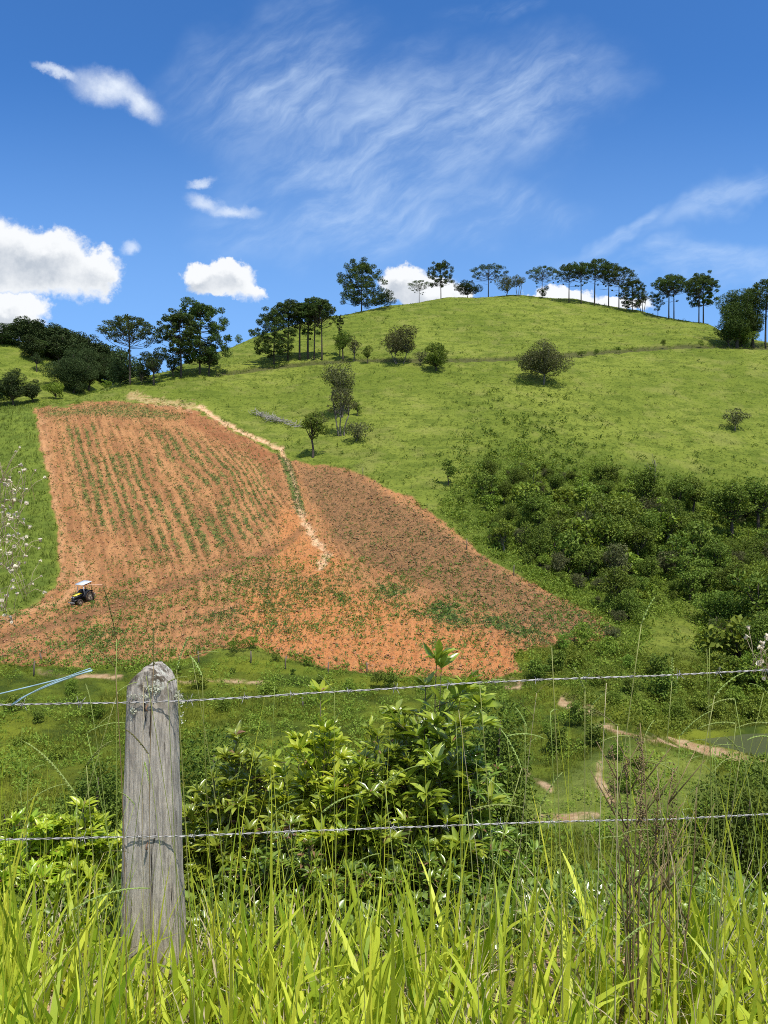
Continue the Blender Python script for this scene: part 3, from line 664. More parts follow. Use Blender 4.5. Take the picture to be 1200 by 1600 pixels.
def broadleaf(seed, h=6.0, w=5.0, lo=0.25, dens=1.0, card=0.26, clumps=22, style='round', trunks=1):
    R = rs(seed); tr = MB(); cr = MB(); C_ = []
    for _ in range(clumps):
        for _t in range(60):
            d = norm(R.randn(3)); r = R.uniform(0.45, 0.95) * (0.80 + 0.42 * math.sin(2.3 * math.atan2(d[1], d[0]) + seed) * math.cos(3.1 * d[2] + seed * 0.7))
            c = d * r * np.array([w / 2, w / 2, h * (1 - lo) / 2]) * 0.86 + np.array([0, 0, h * (1 + lo) / 2])
            if style == 'dome' and c[2] < h * (lo + 0.05): continue
            if style == 'cone' and math.hypot(c[0], c[1]) > w / 2 * 1.15 * (1 - (c[2] / h - lo) / (1 - lo)) + 0.1: continue
            if all(np.linalg.norm(c - q_) > 0.13 * (w + h * (1 - lo)) / 2 for q_ in C_): break
        C_.append(c)
    hub = [np.array([R.randn() * 0.05 * w + (k_ - (trunks - 1) / 2) * w * 0.16, R.randn() * 0.04 * w, h * (lo * 0.8 + 0.12)]) for k_ in range(trunks)]
    for k_, hb in enumerate(hub):
        tr.add(*tube(bez((hb[0] * 0.4, hb[1] * .4, -0.5), hb, (R.randn() * .03 * w, R.randn() * .03 * w, 0), 6), np.linspace(0.030, 0.017, 6) * h / math.sqrt(trunks), 7), 0.5)
    for c in C_:
        hb = hub[R.randint(trunks)]
        tr.add(*tube(bez(hb, c, R.randn(3) * 0.03 * w, 5), np.linspace(0.013, 0.003, 5) * h / math.sqrt(trunks), 4), 0.5)
        rad = R.choice([R.uniform(0.09, 0.15), R.uniform(0.15, 0.25)]) * (w + h * (1 - lo)) / 2
        n = int(dens * 3.4 * rad * rad / (card * card) * 3.1) + 10
        cr.add(*cards(c, rad, n, card, R, up=0.8, flat=0.72, shell=0.5, tone=0.15 + 0.7 * R.rand(), aspect=0.62))
    return tr.out(), cr.out()
_mc = {}
def tree_thing(name, key, gen, crown_mat, trunk_mat, label, cat, loc, rz, scale, group=None):
    """an Empty at the foot of the tree > trunk, crown; meshes shared between trees of one key"""
    root = empty(name, loc, rz, scale)
    if key not in _mc:
        (tv, tf, tt), (cv, cf, ct) = gen()
        a = mk('trunk', tv, tf, trunk_mat, root, tt, smooth=True); b = mk('crown', cv, cf, crown_mat, root, ct); _mc[key] = (a.data, b.data)
    else:
        for nm, me in zip(('trunk', 'crown'), _mc[key]):
            o = bpy.data.objects.new(nm, me); C.objects.link(o); o.parent = root
    tag(root, label, cat, group); return root
def bush_thing(name, key, gen, mat, label, cat, loc, rz, scale, group=None):
    if key not in _mc:
        (tv, tf, tt), (cv, cf, ct) = gen(); o = mk(name, cv, cf, mat, None, ct); _mc[key] = o.data
    else: o = bpy.data.objects.new(name, _mc[key]); C.objects.link(o)
    o.location = loc; o.rotation_euler = (0, 0, rz); o.scale = (scale,) * 3 if np.isscalar(scale) else scale
    tag(o, label, cat, group); return o
# ------------------------------------------------------------ araucarias: (u, v of foot, v of top, crown width px, style, label)
AR = [
 (655, 469, 436, 28, 'tall', 'smallest flat-topped araucaria standing alone on the hill crest before the white cloud'),
 (689, 464, 412, 36, 'tuftlow', 'slim araucaria with low side tufts on the crest, just right of the smallest one'),
 (565, 484, 414, 60, 'full', 'big round-crowned araucaria at the left end of the hill crest'),
 (763, 460, 411, 46, 'umbrella', 'araucaria rising between leafy trees at the highest point of the hill crest'),
 (847, 464, 417, 40, 'umbrella', 'lone araucaria with a round bush at its foot, first right of the hill top'),
 (889, 471, 413, 34, 'umbrella', 'araucaria at the left end of the close row on the right of the crest'),
 (908, 474, 410, 34, 'tall', 'thin-trunked araucaria second in the close row on the crest'),
 (929, 476, 406, 40, 'umbrella', 'tallest araucaria in the close row on the crest'),
 (951, 478, 412, 34, 'tall', 'araucaria just right of the tallest in the close crest row'),
 (967, 481, 418, 42, 'umbrella', 'wide-topped araucaria at the right end of the close crest row'),
 (988, 485, 440, 34, 'full', 'short dark araucaria at the foot of the crest row, right of it'),
 (1028, 494, 460, 30, 'ragged', 'ragged small araucaria left of the two-trunk pair on the falling crest'),
 (1045, 497, 430, 40, 'umbrella', 'left araucaria of the pair with touching crowns on the falling crest'),
 (1053, 497, 432, 36, 'umbrella', 'right araucaria of the pair with touching crowns on the falling crest'),
 (1092, 504, 431, 38, 'umbrella', 'left trunk of the last pair of araucarias before the dark right clump'),
 (1099, 504, 433, 40, 'tuftlow', 'araucaria with dangling side tufts, right one of the last crest pair'),
 (1196, 541, 438, 56, 'umbrella', 'araucaria at the right edge of the picture beside the dark tree clump'),
 (428, 568, 494, 60, 'full', 'low dark araucaria at the left end of the grove in the middle of the hillside'),
 (450, 562, 470, 42, 'umbrella', 'second araucaria from the left in the middle hillside grove'),
 (468, 561, 474, 32, 'tall', 'bare-trunked araucaria in the centre of the middle hillside grove'),
 (481, 560, 471, 32, 'tall', 'slender araucaria just right of centre in the middle hillside grove'),
 (491, 561, 466, 36, 'tall', 'tallest araucaria of the middle hillside grove'),
 (503, 561, 468, 36, 'umbrella', 'rightmost full araucaria of the middle grove, with bare drooping arms'),
 (531, 556, 498, 14, 'ragged', 'thin spindly araucaria right of the middle grove'),
 (203, 600, 495, 66, 'umbrella', 'classic umbrella araucaria behind the top left of the ploughed field'),
 (283, 589, 494, 58, 'tuftlow', 'left araucaria of the pair above the middle of the ploughed field'),
 (312, 584, 481, 78, 'full', 'broadest araucaria of all, right one of the pair above the ploughed field'),
 (62, 562, 530, 20, 'umbrella', 'tiny far araucaria on the left slope below the dark wood'),
 (97, 562, 537, 24, 'full', 'small far araucaria beside the dark wood on the left slope'),
]
_R = rs(5)
_arvar = {}
for i, (u, v, vt, wp, sty, lab) in enumerate(AR):
    x, y, z = hit(u, v + 1.5)
    h = (v - vt) / 1200 * y * 1.03; w = wp * (1.4 if sty in ('umbrella', 'tall') else 1.1) / 1200 * y
    h0 = {'full': 14.0}.get(sty, 15.0); k = (sty, i % 3, round(w / h * 5) / 5)
    w0 = max(0.25, k[2]) * h0 * 0.97
    tree_thing('araucaria_tree', ('ar',) + k, lambda: araucaria(300 + i * 7, k[0], h0, w0), M['pine'], M['bark'], lab, 'tree', (x, y, z), _R.rand() * 6.28, (w / w0 , w / w0, h / h0), 'araucarias on the hill')
# ------------------------------------------------------------ leafy trees and bushes on the hill
# (u, v foot, v top, width px, lo, material, kind, label)
BT = [
 (600, 481, 452, 46, 0.05, 'dark', 'round', 'rounded dark bush on the crest, right of the big round araucaria'),
 (728, 463, 436, 44, 0.05, 'dark', 'round', 'dark bushy tree on the crest, left of the hill-top araucaria'),
 (789, 462, 428, 36, 0.15, 'grey', 'round', 'greyish leafy tree on the crest, right of the hill-top araucaria'),
 (811, 462, 427, 24, 0.35, 'grey', 'round', 'sparse little tree with a thin trunk on the crest left of the lone araucaria'),
 (849, 465, 446, 20, 0.05, 'dark', 'round', 'round bush at the foot of the lone crest araucaria'),
 (1004, 487, 449, 24, 0.3, 'grey', 'round', 'pale airy tree right of the close crest row'),
 (1150, 541, 436, 50, 0.03, 'pine', 'round', 'tall dense dark tree in the clump at the right edge'),
 (1176, 541, 446, 44, 0.05, 'pine', 'round', 'dark tree in the right-edge clump, between the tall one and the edge araucaria'),
 (1140, 541, 490, 30, 0.02, 'pine', 'round', 'low dark tree at the left foot of the right-edge clump'),
 (1160, 541, 505, 50, 0.02, 'dark', 'round', 'low dense bush in front of the right-edge tree clump'),
 (536, 560, 514, 36, 0.25, 'dark', 'round', 'dark leafy tree just right of the middle araucaria grove'),
 (552, 562, 522, 26, 0.15, 'grey', 'round', 'greyer leafy tree next to the dark one right of the middle grove'),
 (574, 567, 537, 24, 0.2, 'dark', 'round', 'small bushy tree between the middle grove and the wide grey tree'),
 (625, 567, 511, 68, 0.22, 'grey', 'dome', 'wide grey airy tree with several stems on the hillside line'),
 (681, 579, 528, 48, 0.03, 'dark', 'round', 'dark green bushy tree at the right of the wide grey tree'),
 (658, 570, 543, 30, 0.1, 'grey', 'round', 'low grey shrub tucked between the wide grey tree and the dark bushy tree'),
 (848, 600, 531, 86, 0.16, 'grey', 'dome', 'big domed mango-like tree alone in the pasture with a dark shadow under it'),
 (1147, 671, 630, 40, 0.10, 'grey', 'round', 'small round tree alone in the pasture at far right'),
 (700, 757, 711, 36, 0.18, 'dark', 'round', 'small round tree in the pasture above the right edge of the ploughed field'),
 (530, 652, 565, 60, 0.32, 'grey', 'round', 'tall thin grey-brown tree on the hillside above the ploughed field'),
 (534, 680, 600, 56, 0.35, 'grey', 'round', 'airy grey tree with bare twin stems above the ploughed field'),
 (489, 714, 634, 42, 0.28, 'dark', 'round', 'slanting dark tree at the top corner of the brown ploughed lobe'),
 (500, 668, 640, 26, 0.02, 'grey', 'round', 'low grey shrub left of the airy twin-stem tree'),
 (560, 690, 650, 50, 0.02, 'grey', 'round', 'spreading low shrub right of the twin-stem tree'),
 (560, 648, 622, 26, 0.1, 'dark', 'round', 'small dark shrub at the right side of the thin grey-brown tree'),
 (240, 600, 537, 46, 0.2, 'dark', 'round', 'leafy tree with a short trunk right of the umbrella araucaria on the left'),
 (325, 586, 530, 44, 0.25, 'dark', 'round', 'leafy tree under the broadest araucaria, its trunk slanting'),
 (270, 588, 548, 30, 0.1, 'dark', 'round', 'small leafy tree at the left foot of the pair of araucarias above the field'),
 (372, 531, 515, 20, 0.1, 'dark', 'round', 'tiny bush on the crest between the left and middle araucarias'),
 (113, 612, 548, 74, 0.02, 'dark', 'round', 'broad brownish dark tree behind the top left of the ploughed field'),
 (137, 608, 536, 50, 0.05, 'far', 'cone', 'upright dark tree in front of the wood behind the field corner'),
 (168, 604, 545, 56, 0.02, 'far', 'round', 'wide dark tree left of the umbrella araucaria'),
 (190, 601, 560, 44, 0.02, 'far', 'round', 'low dark tree beneath the umbrella araucaria'),
 (222, 600, 562, 34, 0.02, 'dark', 'round', 'low bushy tree right behind the umbrella araucaria trunk'),
 (58, 580, 547, 20, 0.3, 'dark', 'round', 'little trunked tree alone on the far left green slope'),
 (22, 634, 572, 46, 0.05, 'dark', 'round', 'dark rounded tree at the left edge above the green strip'),
 (-4, 636, 580, 44, 0.05, 'dark', 'round', 'dark tree cut by the left edge of the picture above the green strip'),
 (50, 628, 590, 36, 0.05, 'dark', 'round', 'lower dark tree right of the rounded one at the left edge'),
 (85, 622, 592, 40, 0.02, 'mid', 'round', 'greener bush left of the broad brownish tree behind the field'),
 (165, 606, 588, 20, 0.02, 'mid', 'round', 'small green bush behind the field edge by the umbrella araucaria'),
 (588, 1076, 1038, 34, 0.02, 'dark', 'cone', 'small dark conical shrub at the bottom edge of the ploughed field'),
 (932, 556, 541, 11, 0.0, 'dark', 'round', 'little upright bush on the cattle track, left of the middle one'),
 (966, 553, 537, 9, 0.0, 'dark', 'round', 'thin little bush in the middle of the cattle track'),
 (1036, 543, 527, 11, 0.0, 'dark', 'round', 'little bush on the cattle track nearest the right clump'),
 (909, 557, 545, 16, 0.0, 'dark', 'round', 'low bush on the cattle track beside the domed tree'),
 (1098, 541, 530, 15, 0.0, 'dark', 'round', 'small bush at the left foot of the right-edge clump'),
 (368, 1018, 986, 52, 0.0, 'light', 'round', 'bright feathery green clump at the bottom edge of the ploughed field'),
 (395, 1012, 984, 26, 0.0, 'light', 'round', 'smaller bright green clump right of the feathery one at the field bottom'),
 (480, 1040, 1018, 30, 0.0, 'light', 'round', 'pale green shrub by a fence stake at the field bottom'),
 (428, 1032, 1018, 26, 0.0, 'dark', 'round', 'dull low shrub beside the leftmost fence stake at the field bottom'),
 (278, 1052, 1036, 18, 0.0, 'dark', 'round', 'small dark shrub behind the top of the wooden post'),
 (362, 1052, 1040, 13, 0.0, 'dark', 'round', 'small round weed clump in the meadow right of the post'),
 (458, 1055, 1040, 9, 0.0, 'dark', 'round', 'tiny dark shrub under the fence stakes in the meadow'),
]
for i, (u, v, vt, wp, lo, mt, sty, lab) in enumerate(BT):
    if mt == 'dark' and (u < 345 or v < 490) and v < 640: mt = 'far'
    x, y, z = hit(u, v + 1); h = max(0.4, (v - vt) / 1200 * y); w = wp / 1200 * y
    card = float(np.clip(min(h, w) * 0.055, 0.10, 0.26)); sp = mt == 'grey'
    big = min(h, w) > 2.2
    gen = lambda: broadleaf(900 + i * 3, h, w * 1.02, lo, 0.62 if sp else 1.15, card, int(np.clip(min(h, w) * 4, 9, 34)) + (14 if sty == 'dome' else 0), sty, 3 if (sp and lo > .2) else 1)
    nm = 'leafy_tree' if lo >= 0.1 or 'tree' in lab else 'bush'
    if lo >= 0.1 or 'tree' in lab: tree_thing(nm, ('bt', i), gen, M[mt], M['paleb'] if sp else M['bark'], lab, 'tree', (x, y, z), 0, 1.0)
    else: bush_thing(nm, ('bt', i), gen, M[mt], lab, 'bush', (x, y, z), 0, 1.0)
# ------------------------------------------------------------ far wood at left: a few shared kinds
FW = [(18, 505, 498, 30), (33, 540, 489, 34), (44, 545, 488, 34), (60, 548, 492, 30), (74, 552, 497, 34), (86, 556, 496, 34), (98, 558, 502, 34), (112, 560, 507, 34), (126, 562, 512, 34), (140, 566, 516, 34), (152, 572, 520, 32), (163, 580, 526, 34), (176, 588, 530, 36), (190, 592, 534, 34),
      (50, 562, 520, 30), (76, 560, 526, 34), (120, 575, 530, 36), (148, 588, 540, 36), (172, 594, 552, 36), (105, 572, 520, 34), (90, 568, 512, 30), (132, 585, 525, 34), (205, 597, 548, 34), (5, 538, 520, 30), (-15, 535, 512, 40), (160, 596, 560, 34), (228, 592, 566, 26), (60, 533, 500, 30), (95, 560, 508, 32)]
desc = ['at the upper left end of the far wood', 'high on the skyline of the far wood', 'in the middle of the far wood', 'at the lower right end of the far wood']
for i, (u, v, vt, wp) in enumerate(FW):
    x, y, z = hit(u, v); y0 = y; 
    y = max(y, 232); x = (u - 600) / 1200 * y; z = float(H(np.array([x]), np.array([y]))[0])
    top = (800 - vt) / 1200 * y; h = max(4.0, top - z); w = wp * 1.35 / 1200 * y
    k = i % 5; b = 1 if vt < 500 else 2
    d_ = desc[0] if u < 40 else desc[1] if vt < 512 else desc[3] if u > 150 else desc[2]
    tree_thing('forest_tree', ('fw', k), lambda: broadleaf(60 + k, 10, 6.5, 0.05, 1.2, 0.34, 26, 'cone' if k % 2 else 'round'), M['far'], M['bark'], 'tall dark tree ' + d_, 'tree', (x, y, z - 0.3), _R.rand() * 6.28, (w / 6.0, w / 6.0, h / 10), 'trees of the far wood, ' + d_.replace('at the ', '').replace('in the ', '').replace('high on the ', ''))
# ------------------------------------------------------------ gully thicket
kinds = []
for k in range(5): kinds.append(('g', 'dark', k, dict(h=(5.5, 6.6, 4.6, 5.2, 7.0)[k], w=(5.0, 4.2, 5.6, 4.8, 4.4)[k], lo=(0.05, 0.2, 0.02, 0.05, 0.25)[k], dens=1.0, card=(0.24, 0.30, 0.18, 0.36, 0.22)[k], clumps=(24, 20, 30, 16, 24)[k])))
for k in range(3): kinds.append(('g', 'mid', 5 + k, dict(h=(4.0, 5.2, 3.4)[k], w=(4.4, 4.0, 4.8)[k], lo=0.02, dens=1.0, card=(0.22, 0.34, 0.42)[k], clumps=(20, 16, 18)[k])))
for k in range(2): kinds.append(('g', 'grey', 8 + k, dict(h=4.2, w=3.8, lo=0.1, dens=0.75, card=0.18, clumps=20)))
gullyp = [(710, 790), (735, 745), (800, 722), (880, 730), (950, 740), (1040, 755), (1120, 768), (1330, 790), (1330, 1120), (1140, 1130), (1110, 1040), (1100, 960), (1010, 945), (990, 1010), (930, 1005), (975, 990), (930, 945), (860, 910), (790, 870)]
RG = rs(11); placed = []
cand = []
while len(cand) < 3000:
    yy = RG.uniform(60, 142); aa_ = RG.uniform(0.06, 0.62); cand.append((aa_ * yy, yy))
cand = np.array(cand); cz = H(cand[:, 0], cand[:, 1]); cu, cv = uv(cand[:, 0], cand[:, 1], cz)
cin = sdp(cu, cv, gullyp)
dn = {'dark': 'dark green leafy tree', 'mid': 'fresh green bushy tree', 'grey': 'dull grey-green tree'}
for j in range(len(cand)):
    if cin[j] > -3: continue
    edge = min(1, max(0, (-cin[j]) / 60)); up = cv[j] < 800
    fade_ = cv[j] < 812 and RG.rand() > 0.25 + 0.75 * min(1, max(0, (-cin[j] - 4) / 55))
    if fade_: continue
    s = RG.choice([RG.uniform(0.5, 0.9), RG.uniform(0.9, 1.5)]) * (0.36 + 0.64 * edge) * (0.8 if up and cu[j] < 950 else 1.1)
    if any((cand[j, 0] - a) ** 2 + (cand[j, 1] - b) ** 2 < (1.45 * (s + c) * 0.84) ** 2 for a, b, c in placed): continue
    if len(placed) > 285: break
    placed.append((cand[j, 0], cand[j, 1], s))
    k = RG.choice([0, 1, 2, 3, 4, 5, 6, 7, 8, 9], p=[.10, .10, .10, .10, .10, .13, .11, .10, .08, .08]); _, mt, kk, kw = kinds[k]
    where = ('upper left part' if cu[j] < 900 and cv[j] < 830 else 'lower left part, beside the ploughed field' if cu[j] < 960 and cv[j] < 960 else 'upper right part' if cv[j] < 850 else 'bottom, near the pond' if cv[j] > 960 else 'middle, right half')
    tree_thing('gully_tree', ('g', k), lambda: broadleaf(500 + kk * 11, **kw), M[mt], M['bark'], '%s in the gully thicket, %s' % (dn[mt], where), 'tree', (cand[j, 0], cand[j, 1], cz[j] - 0.2), RG.rand() * 6.28, (s, s, s * RG.uniform(0.8, 1.15)), 'gully thicket trees, %s, %s' % (mt, where))
# the few one can tell apart
for (u, v, vt, wp, lo, mt, lab) in [
    (1092, 862, 815, 44, 0.1, 'light', 'bright rounded light-green tree among dark ones in the right of the thicket'),
    (962, 960, 880, 62, 0.3, 'dark', 'tall tree with a visible slim trunk at the lower left of the thicket'),
    (788, 862, 800, 46, 0.1, 'mid', 'bushy light tree at the left tip of the thicket nearest the field'),
    (1045, 850, 770, 66, 0.05, 'dark', 'largest dark round-headed tree in the upper middle of the thicket'),
    (1130, 985, 915, 90, 0.03, 'dark', 'wide dark tree above the pond at the lower right of the thicket'),
    (1190, 960, 860, 120, 0.03, 'mid', 'big leafy tree at the right edge of the thicket')]:
    x, y, z = hit(u, v); h = (v - vt) / 1200 * y; w = wp / 1200 * y
    tree_thing('gully_tree', ('gs', u), lambda: broadleaf(700 + u, h, w, lo, 1.1, 0.2, 26, 'round'), M[mt], M['paleb'], lab, 'tree', (x, y, z), 0, 1.0)
# dead tree
def dead():
    R = rs(77); b = MB(); b.add(*tube(bez((0, 0, -0.3), (0.2, 0, 3.4), (0.1, 0, 0), 6), np.linspace(0.11, 0.04, 6), 6))
    for k in range(14):
        z = R.uniform(0.8, 3.2); a = R.rand() * 6.28; L = R.uniform(0.6, 1.6); s_ = np.array([0.06 * z, 0, z]); e = s_ + np.array([math.cos(a) * L * .6, math.sin(a) * L * .6, L * 0.8])
        b.add(*tube(bez(s_, e, (0, 0, -0.1), 4), np.linspace(0.035, 0.012, 4), 4))
    return b.out()
x, y, z = hit(1030, 768); V_, F_, T_ = dead(); o = mk('dead_tree', V_, F_, M['paleb'], None, T_, True, loc=(x - 1.0, y, z)); tag(o, 'pale bare dead tree at the top edge of the gully thicket', 'tree'); o.scale = (1.5, 1.5, 1.5)
# cut brush pile
R = rs(9); b = MB(); p0 = np.array(hit(398, 648)); p1 = np.array(hit(466, 668))
for k in range(150):
    t = R.rand(); c = p0 * (1 - t) + p1 * t + R.randn(3) * (0.45, 0.6, 0.15) + (0, 0, 0.35); d = norm(R.randn(3) * (1, 1, 0.35)) * R.uniform(0.5, 1.4)
    b.add(*tube(bez(c - d, c + d, R.randn(3) * 0.12, 4), R.uniform(0.02, 0.05), 4))
tag(b.build('brush_pile', plain('dead_wood', (0.36, 0.33, 0.29), 0.9, 0.1, ns=2)), 'heap of grey cut branches on the grass above the ploughed field', 'brush pile')

# ------------------------------------------------------------ single bushes of the valley floor
RV = rs(33); n_ = 0
spots = [(u, v) for u, v in [(20, 1110), (60, 1130), (110, 1085), (150, 1120), (30, 1165), (90, 1185), (310, 1075), (350, 1110), (420, 1085), (440, 1120), (500, 1068), (545, 1080), (610, 1075), (840, 1062), (870, 1050), (900, 1040), (935, 1070), (960, 1100), (985, 1085), (1010, 1120), (1035, 1095), (1060, 1130), (1075, 1075), (1095, 1110), (1120, 1120), (1150, 1100), (1180, 1125), (1140, 1065), (1195, 1080), (905, 1135), (930, 1165), (965, 1185), (1000, 1200), (870, 1175), (855, 1145), (985, 1240), (820, 1150), (1030, 1060), (980, 1045), (880, 1015), (910, 1005), (950, 1025)]]
for k_, (u, v) in enumerate(spots):
    x, y, z = hit(u, v); k = RV.randint(0, 4); s = RV.uniform(0.5, 1.25) * (1.3 if u > 830 and v < 1135 else 0.8); mt = ('mid', 'dark', 'mid', 'light')[k]
    nm = {'mid': 'fresh green', 'dark': 'dark green', 'light': 'pale green'}[mt]; wh = ('left of the post' if u < 190 else 'between the post and the big shrubs' if u < 620 else 'on the slope behind the pond' if u > 990 and v < 1150 else 'beside the small clearing with tracks' if v > 1130 else 'at the foot of the brown ploughed lobe')
    bush_thing('meadow_bush', ('vb', k), lambda: broadleaf(1700 + k, (1.5, 1.9, 1.2, 1.7)[k], (2.0, 1.9, 2.3, 1.8)[k], 0.0, 1.0, (0.11, 0.14, 0.17, 0.09)[k], 20, 'round'), M[mt], '%s bush on the valley floor, %s' % (nm, wh), 'bush', (x, y, z - 0.1), RV.rand() * 6.28, s, 'valley bushes, %s, %s' % (mt, wh))
# ------------------------------------------------------------ stuff: grass tufts, scrub, crop
def where(n, y0, y1, seed, amax=0.56, power=1.0):
    R = rs(seed); y = (R.rand(n) * (y1 ** power - y0 ** power) + y0 ** power) ** (1 / power); x = R.uniform(-amax, amax, n) * y
    z = H(x, y); return R, x, y, z
def tufts(name, R, x, y, z, Lm, nb, mat, wd, label=None, lean=0.5):
    n = len(x); idx = np.repeat(np.arange(n), nb); m_ = len(idx)
    base = np.stack([x[idx], y[idx], z[idx] - 0.04], -1) + R.randn(m_, 3) * np.array([0.10, 0.10, 0]) * np.asarray(Lm)[idx, None] * 2
    L = np.asarray(Lm)[idx] * R.uniform(0.6, 1.3, m_)
    V_, F_, T_ = blades(base, L, L * wd * R.uniform(0.7, 1.3, m_), np.abs(R.randn(m_)) * lean, R.rand(m_) * 6.28, R.uniform(0.1, 0.9, m_), 2, np.clip(np.repeat(R.rand(n), nb) * 0.7 + R.rand(m_) * 0.3, 0, 1), twist=R.randn(m_) * 0.8)
    o = mk(name, V_, F_, mat, None, T_); tag(o, label, None, None, 'stuff'); return o
# pasture
R, x, y, z = where(75000, 66, 262, 21, power=1.3)
rg = regions(x, y, z); keep = (rg['soil'] < 0.3) & (rg['path'] < 0.3) & (R.rand(len(x)) > 0.2)
x, y, z = x[keep], y[keep], z[keep]
tufts('pasture_grass', R, x, y, z, 0.16 + 0.22 * R.rand(len(x)) ** 2, 4, M['tuft'], 0.16, 'short green pasture grass on the hillside')
# darker weeds dotted over the pasture
R, x, y, z = where(26000, 70, 245, 22, power=1.2)
rg = regions(x, y, z); dn_ = fbm(x / 18, y / 18, 3, 3); u_, v_ = uv(x, y, z)
gl = sstep(-sdp(u_, v_, [(760, 620), (860, 620), (1010, 740), (1200, 740), (1200, 860), (700, 860), (700, 740)]), -60, 60)
keep = (rg['soil'] < 0.1) & (R.rand(len(x)) < 0.30 + 0.35 * sstep(dn_, -0.05, 0.2) + 0.6 * gl)
x, y, z, gl = x[keep], y[keep], z[keep], gl[keep]
def lumps(name, R, x, y, z, size, ncard, mat, cs, label, asp=0.6):
    n = len(x); idx = np.repeat(np.arange(n), ncard); m_ = len(idx); s = np.asarray(size)[idx]
    d = norm(R.randn(m_, 3)); d[:, 2] = np.abs(d[:, 2]); r = R.rand(m_) ** 0.5
    p = np.stack([x[idx], y[idx], z[idx]], -1) + d * (r * s)[:, None] * np.array([1, 1, 1.1])
    X, Y, Z = frames(norm(d + R.randn(m_, 3) * .7), norm(R.randn(m_, 3) * .6 + np.array([0, 0, .8]))); q_ = (s * cs * R.uniform(.6, 1.4, m_))[:, None]
    V_, F_, T_ = stamp(L2[0], L2[1], p, X * q_ * asp, Y * q_, Z * q_, np.clip(np.repeat(R.rand(n), ncard) * .7 + R.rand(m_) * .3, 0, 1))
    o = mk(name, V_, F_, mat, None, T_); tag(o, label, None, None, 'stuff'); return o
lumps('pasture_weeds', R, x, y, z, (0.13 + 0.42 * R.rand(len(x)) ** 4) * (1 + 1.1 * gl), 20, M['dark'], 0.5, 'dark low weeds dotted over the pasture')
# brush on the hillside above the thicket, and undergrowth inside it
R, x, y, z = where(22000, 60, 150, 23)
u_, v_ = uv(x, y, z); keep = (sdp(u_, v_, gullyp) < 18 + 22 * fbm(x / 6, y / 6, 2, 1))
x, y, z = x[keep], y[keep], z[keep]
lumps('undergrowth', R, x, y, z, 0.35 + 0.6 * R.rand(len(x)) ** 2, 24, M['mid'], 0.34, 'mixed undergrowth filling the gully')
# scrub along the track line, the field rims and the crest left of the field
R, x, y, z = where(30000, 58, 215, 24)
rg = regions(x, y, z); u_, v_ = uv(x, y, z)
fe = sdp(u_, v_, SOIL)
keep = (rg['line'] > 0.4) & (R.rand(len(x)) < 0.55)
keep |= (np.abs(fe + 1) < 7) & (v_ > 1000) & (u_ < 830) & (R.rand(len(x)) < 0.55)
keep |= (np.abs(fe - 2) < 4) & (v_ < 1000) & (y < 170) & (R.rand(len(x)) < 0.35)
keep |= (sdl(u_, v_, [(-60, 640), (60, 628), (130, 612), (200, 602), (300, 592), (340, 588)]) < 8) & (y > 140) & (R.rand(len(x)) < 0.5)
x, y, z = x[keep], y[keep], z[keep]
lumps('edge_scrub', R, x, y, z, 0.2 + 0.35 * R.rand(len(x)) ** 2, 16, M['mid'], 0.5, 'low scrub along the field edges and cattle track')
# lush strip left of the field
R, x, y, z = where(30000, 78, 160, 25)
rg = regions(x, y, z); keep = rg['lush'] > 0.5; x, y, z = x[keep], y[keep], z[keep]
M['lush'] = leafmat('lush_grass', (0.110, 0.150, 0.018), (0.190, 0.225, 0.040), 0.3, 0.6, 0.15)
tufts('tall_green_grass', R, x, y, z, 0.35 + 0.4 * R.rand(len(x)), 5, M['lush'], 0.13, 'tall lush grass strip left of the ploughed field', 0.3)
# crop and weeds on the field
R = rs(26); n = 330000; y = R.uniform(60, 165, n); x = R.uniform(-0.52, 0.32, n) * y; z = H(x, y); rg = regions(x, y, z)
rr = rg['row'] * 8.0; fr = np.abs((rr % 1) - 0.5)
keep = (rg['soil'] > 0.6) & (R.rand(n) < rg['weedc'] * 0.95)
xc, yc, zc = x[keep], y[keep], z[keep]
lumps('crop_plants', R, xc, yc, zc, 0.06 + 0.11 * R.rand(len(xc)) ** 1.5, 5, M['crop'], 1.1, 'young crop plants in broken rows on the field', 0.42)
keep = (rg['soil'] > 0.6) & (R.rand(n) < 0.03 + 0.20 * sstep(fbm(x / 4, y / 4, 3, 3), -0.05, 0.2) + 0.10 * rg['weedc'])
u2, v2 = uv(x, y, z); keep &= (v2 > 870) | (R.rand(n) < 0.25)
xc, yc, zc = x[keep], y[keep], z[keep]
lumps('field_weeds', R, xc, yc, zc, 0.08 + 0.16 * R.rand(len(xc)) ** 2, 7, M['weed'], 1.0, 'light green weeds scattered over the lower field', 0.5)
# clods of earth
R = rs(27); n = 70000; y = R.uniform(60, 165, n); x = R.uniform(-0.52, 0.32, n) * y; z = H(x, y); rg = regions(x, y, z)
keep = (rg['soil'] > 0.7) & (R.rand(n) < 0.30 + 0.70 * rg['brown']); x, y, z, bw = x[keep], y[keep], z[keep], rg['brown'][keep]
oc = (np.array([(1, 0, 0), (0, 1, 0), (-1, 0, 0), (0, -1, 0), (0, 0, 1), (0, 0, -.5)], float), [np.array([(0, 1, 4), (1, 2, 4), (2, 3, 4), (3, 0, 4), (1, 0, 5), (2, 1, 5), (3, 2, 5), (0, 3, 5)])])
s = (0.05 + 0.12 * R.rand(len(x)) ** 3)[:, None]; an = R.rand(len(x)) * 6.28
X = np.stack([np.cos(an), np.sin(an), R.randn(len(x)) * .3], -1) * s * R.uniform(.7, 1.5, (len(x), 1)); Y = np.stack([-np.sin(an), np.cos(an), R.randn(len(x)) * .3], -1) * s; Z = np.stack([R.randn(len(x)) * .2, R.randn(len(x)) * .2, np.ones(len(x))], -1) * s * .8
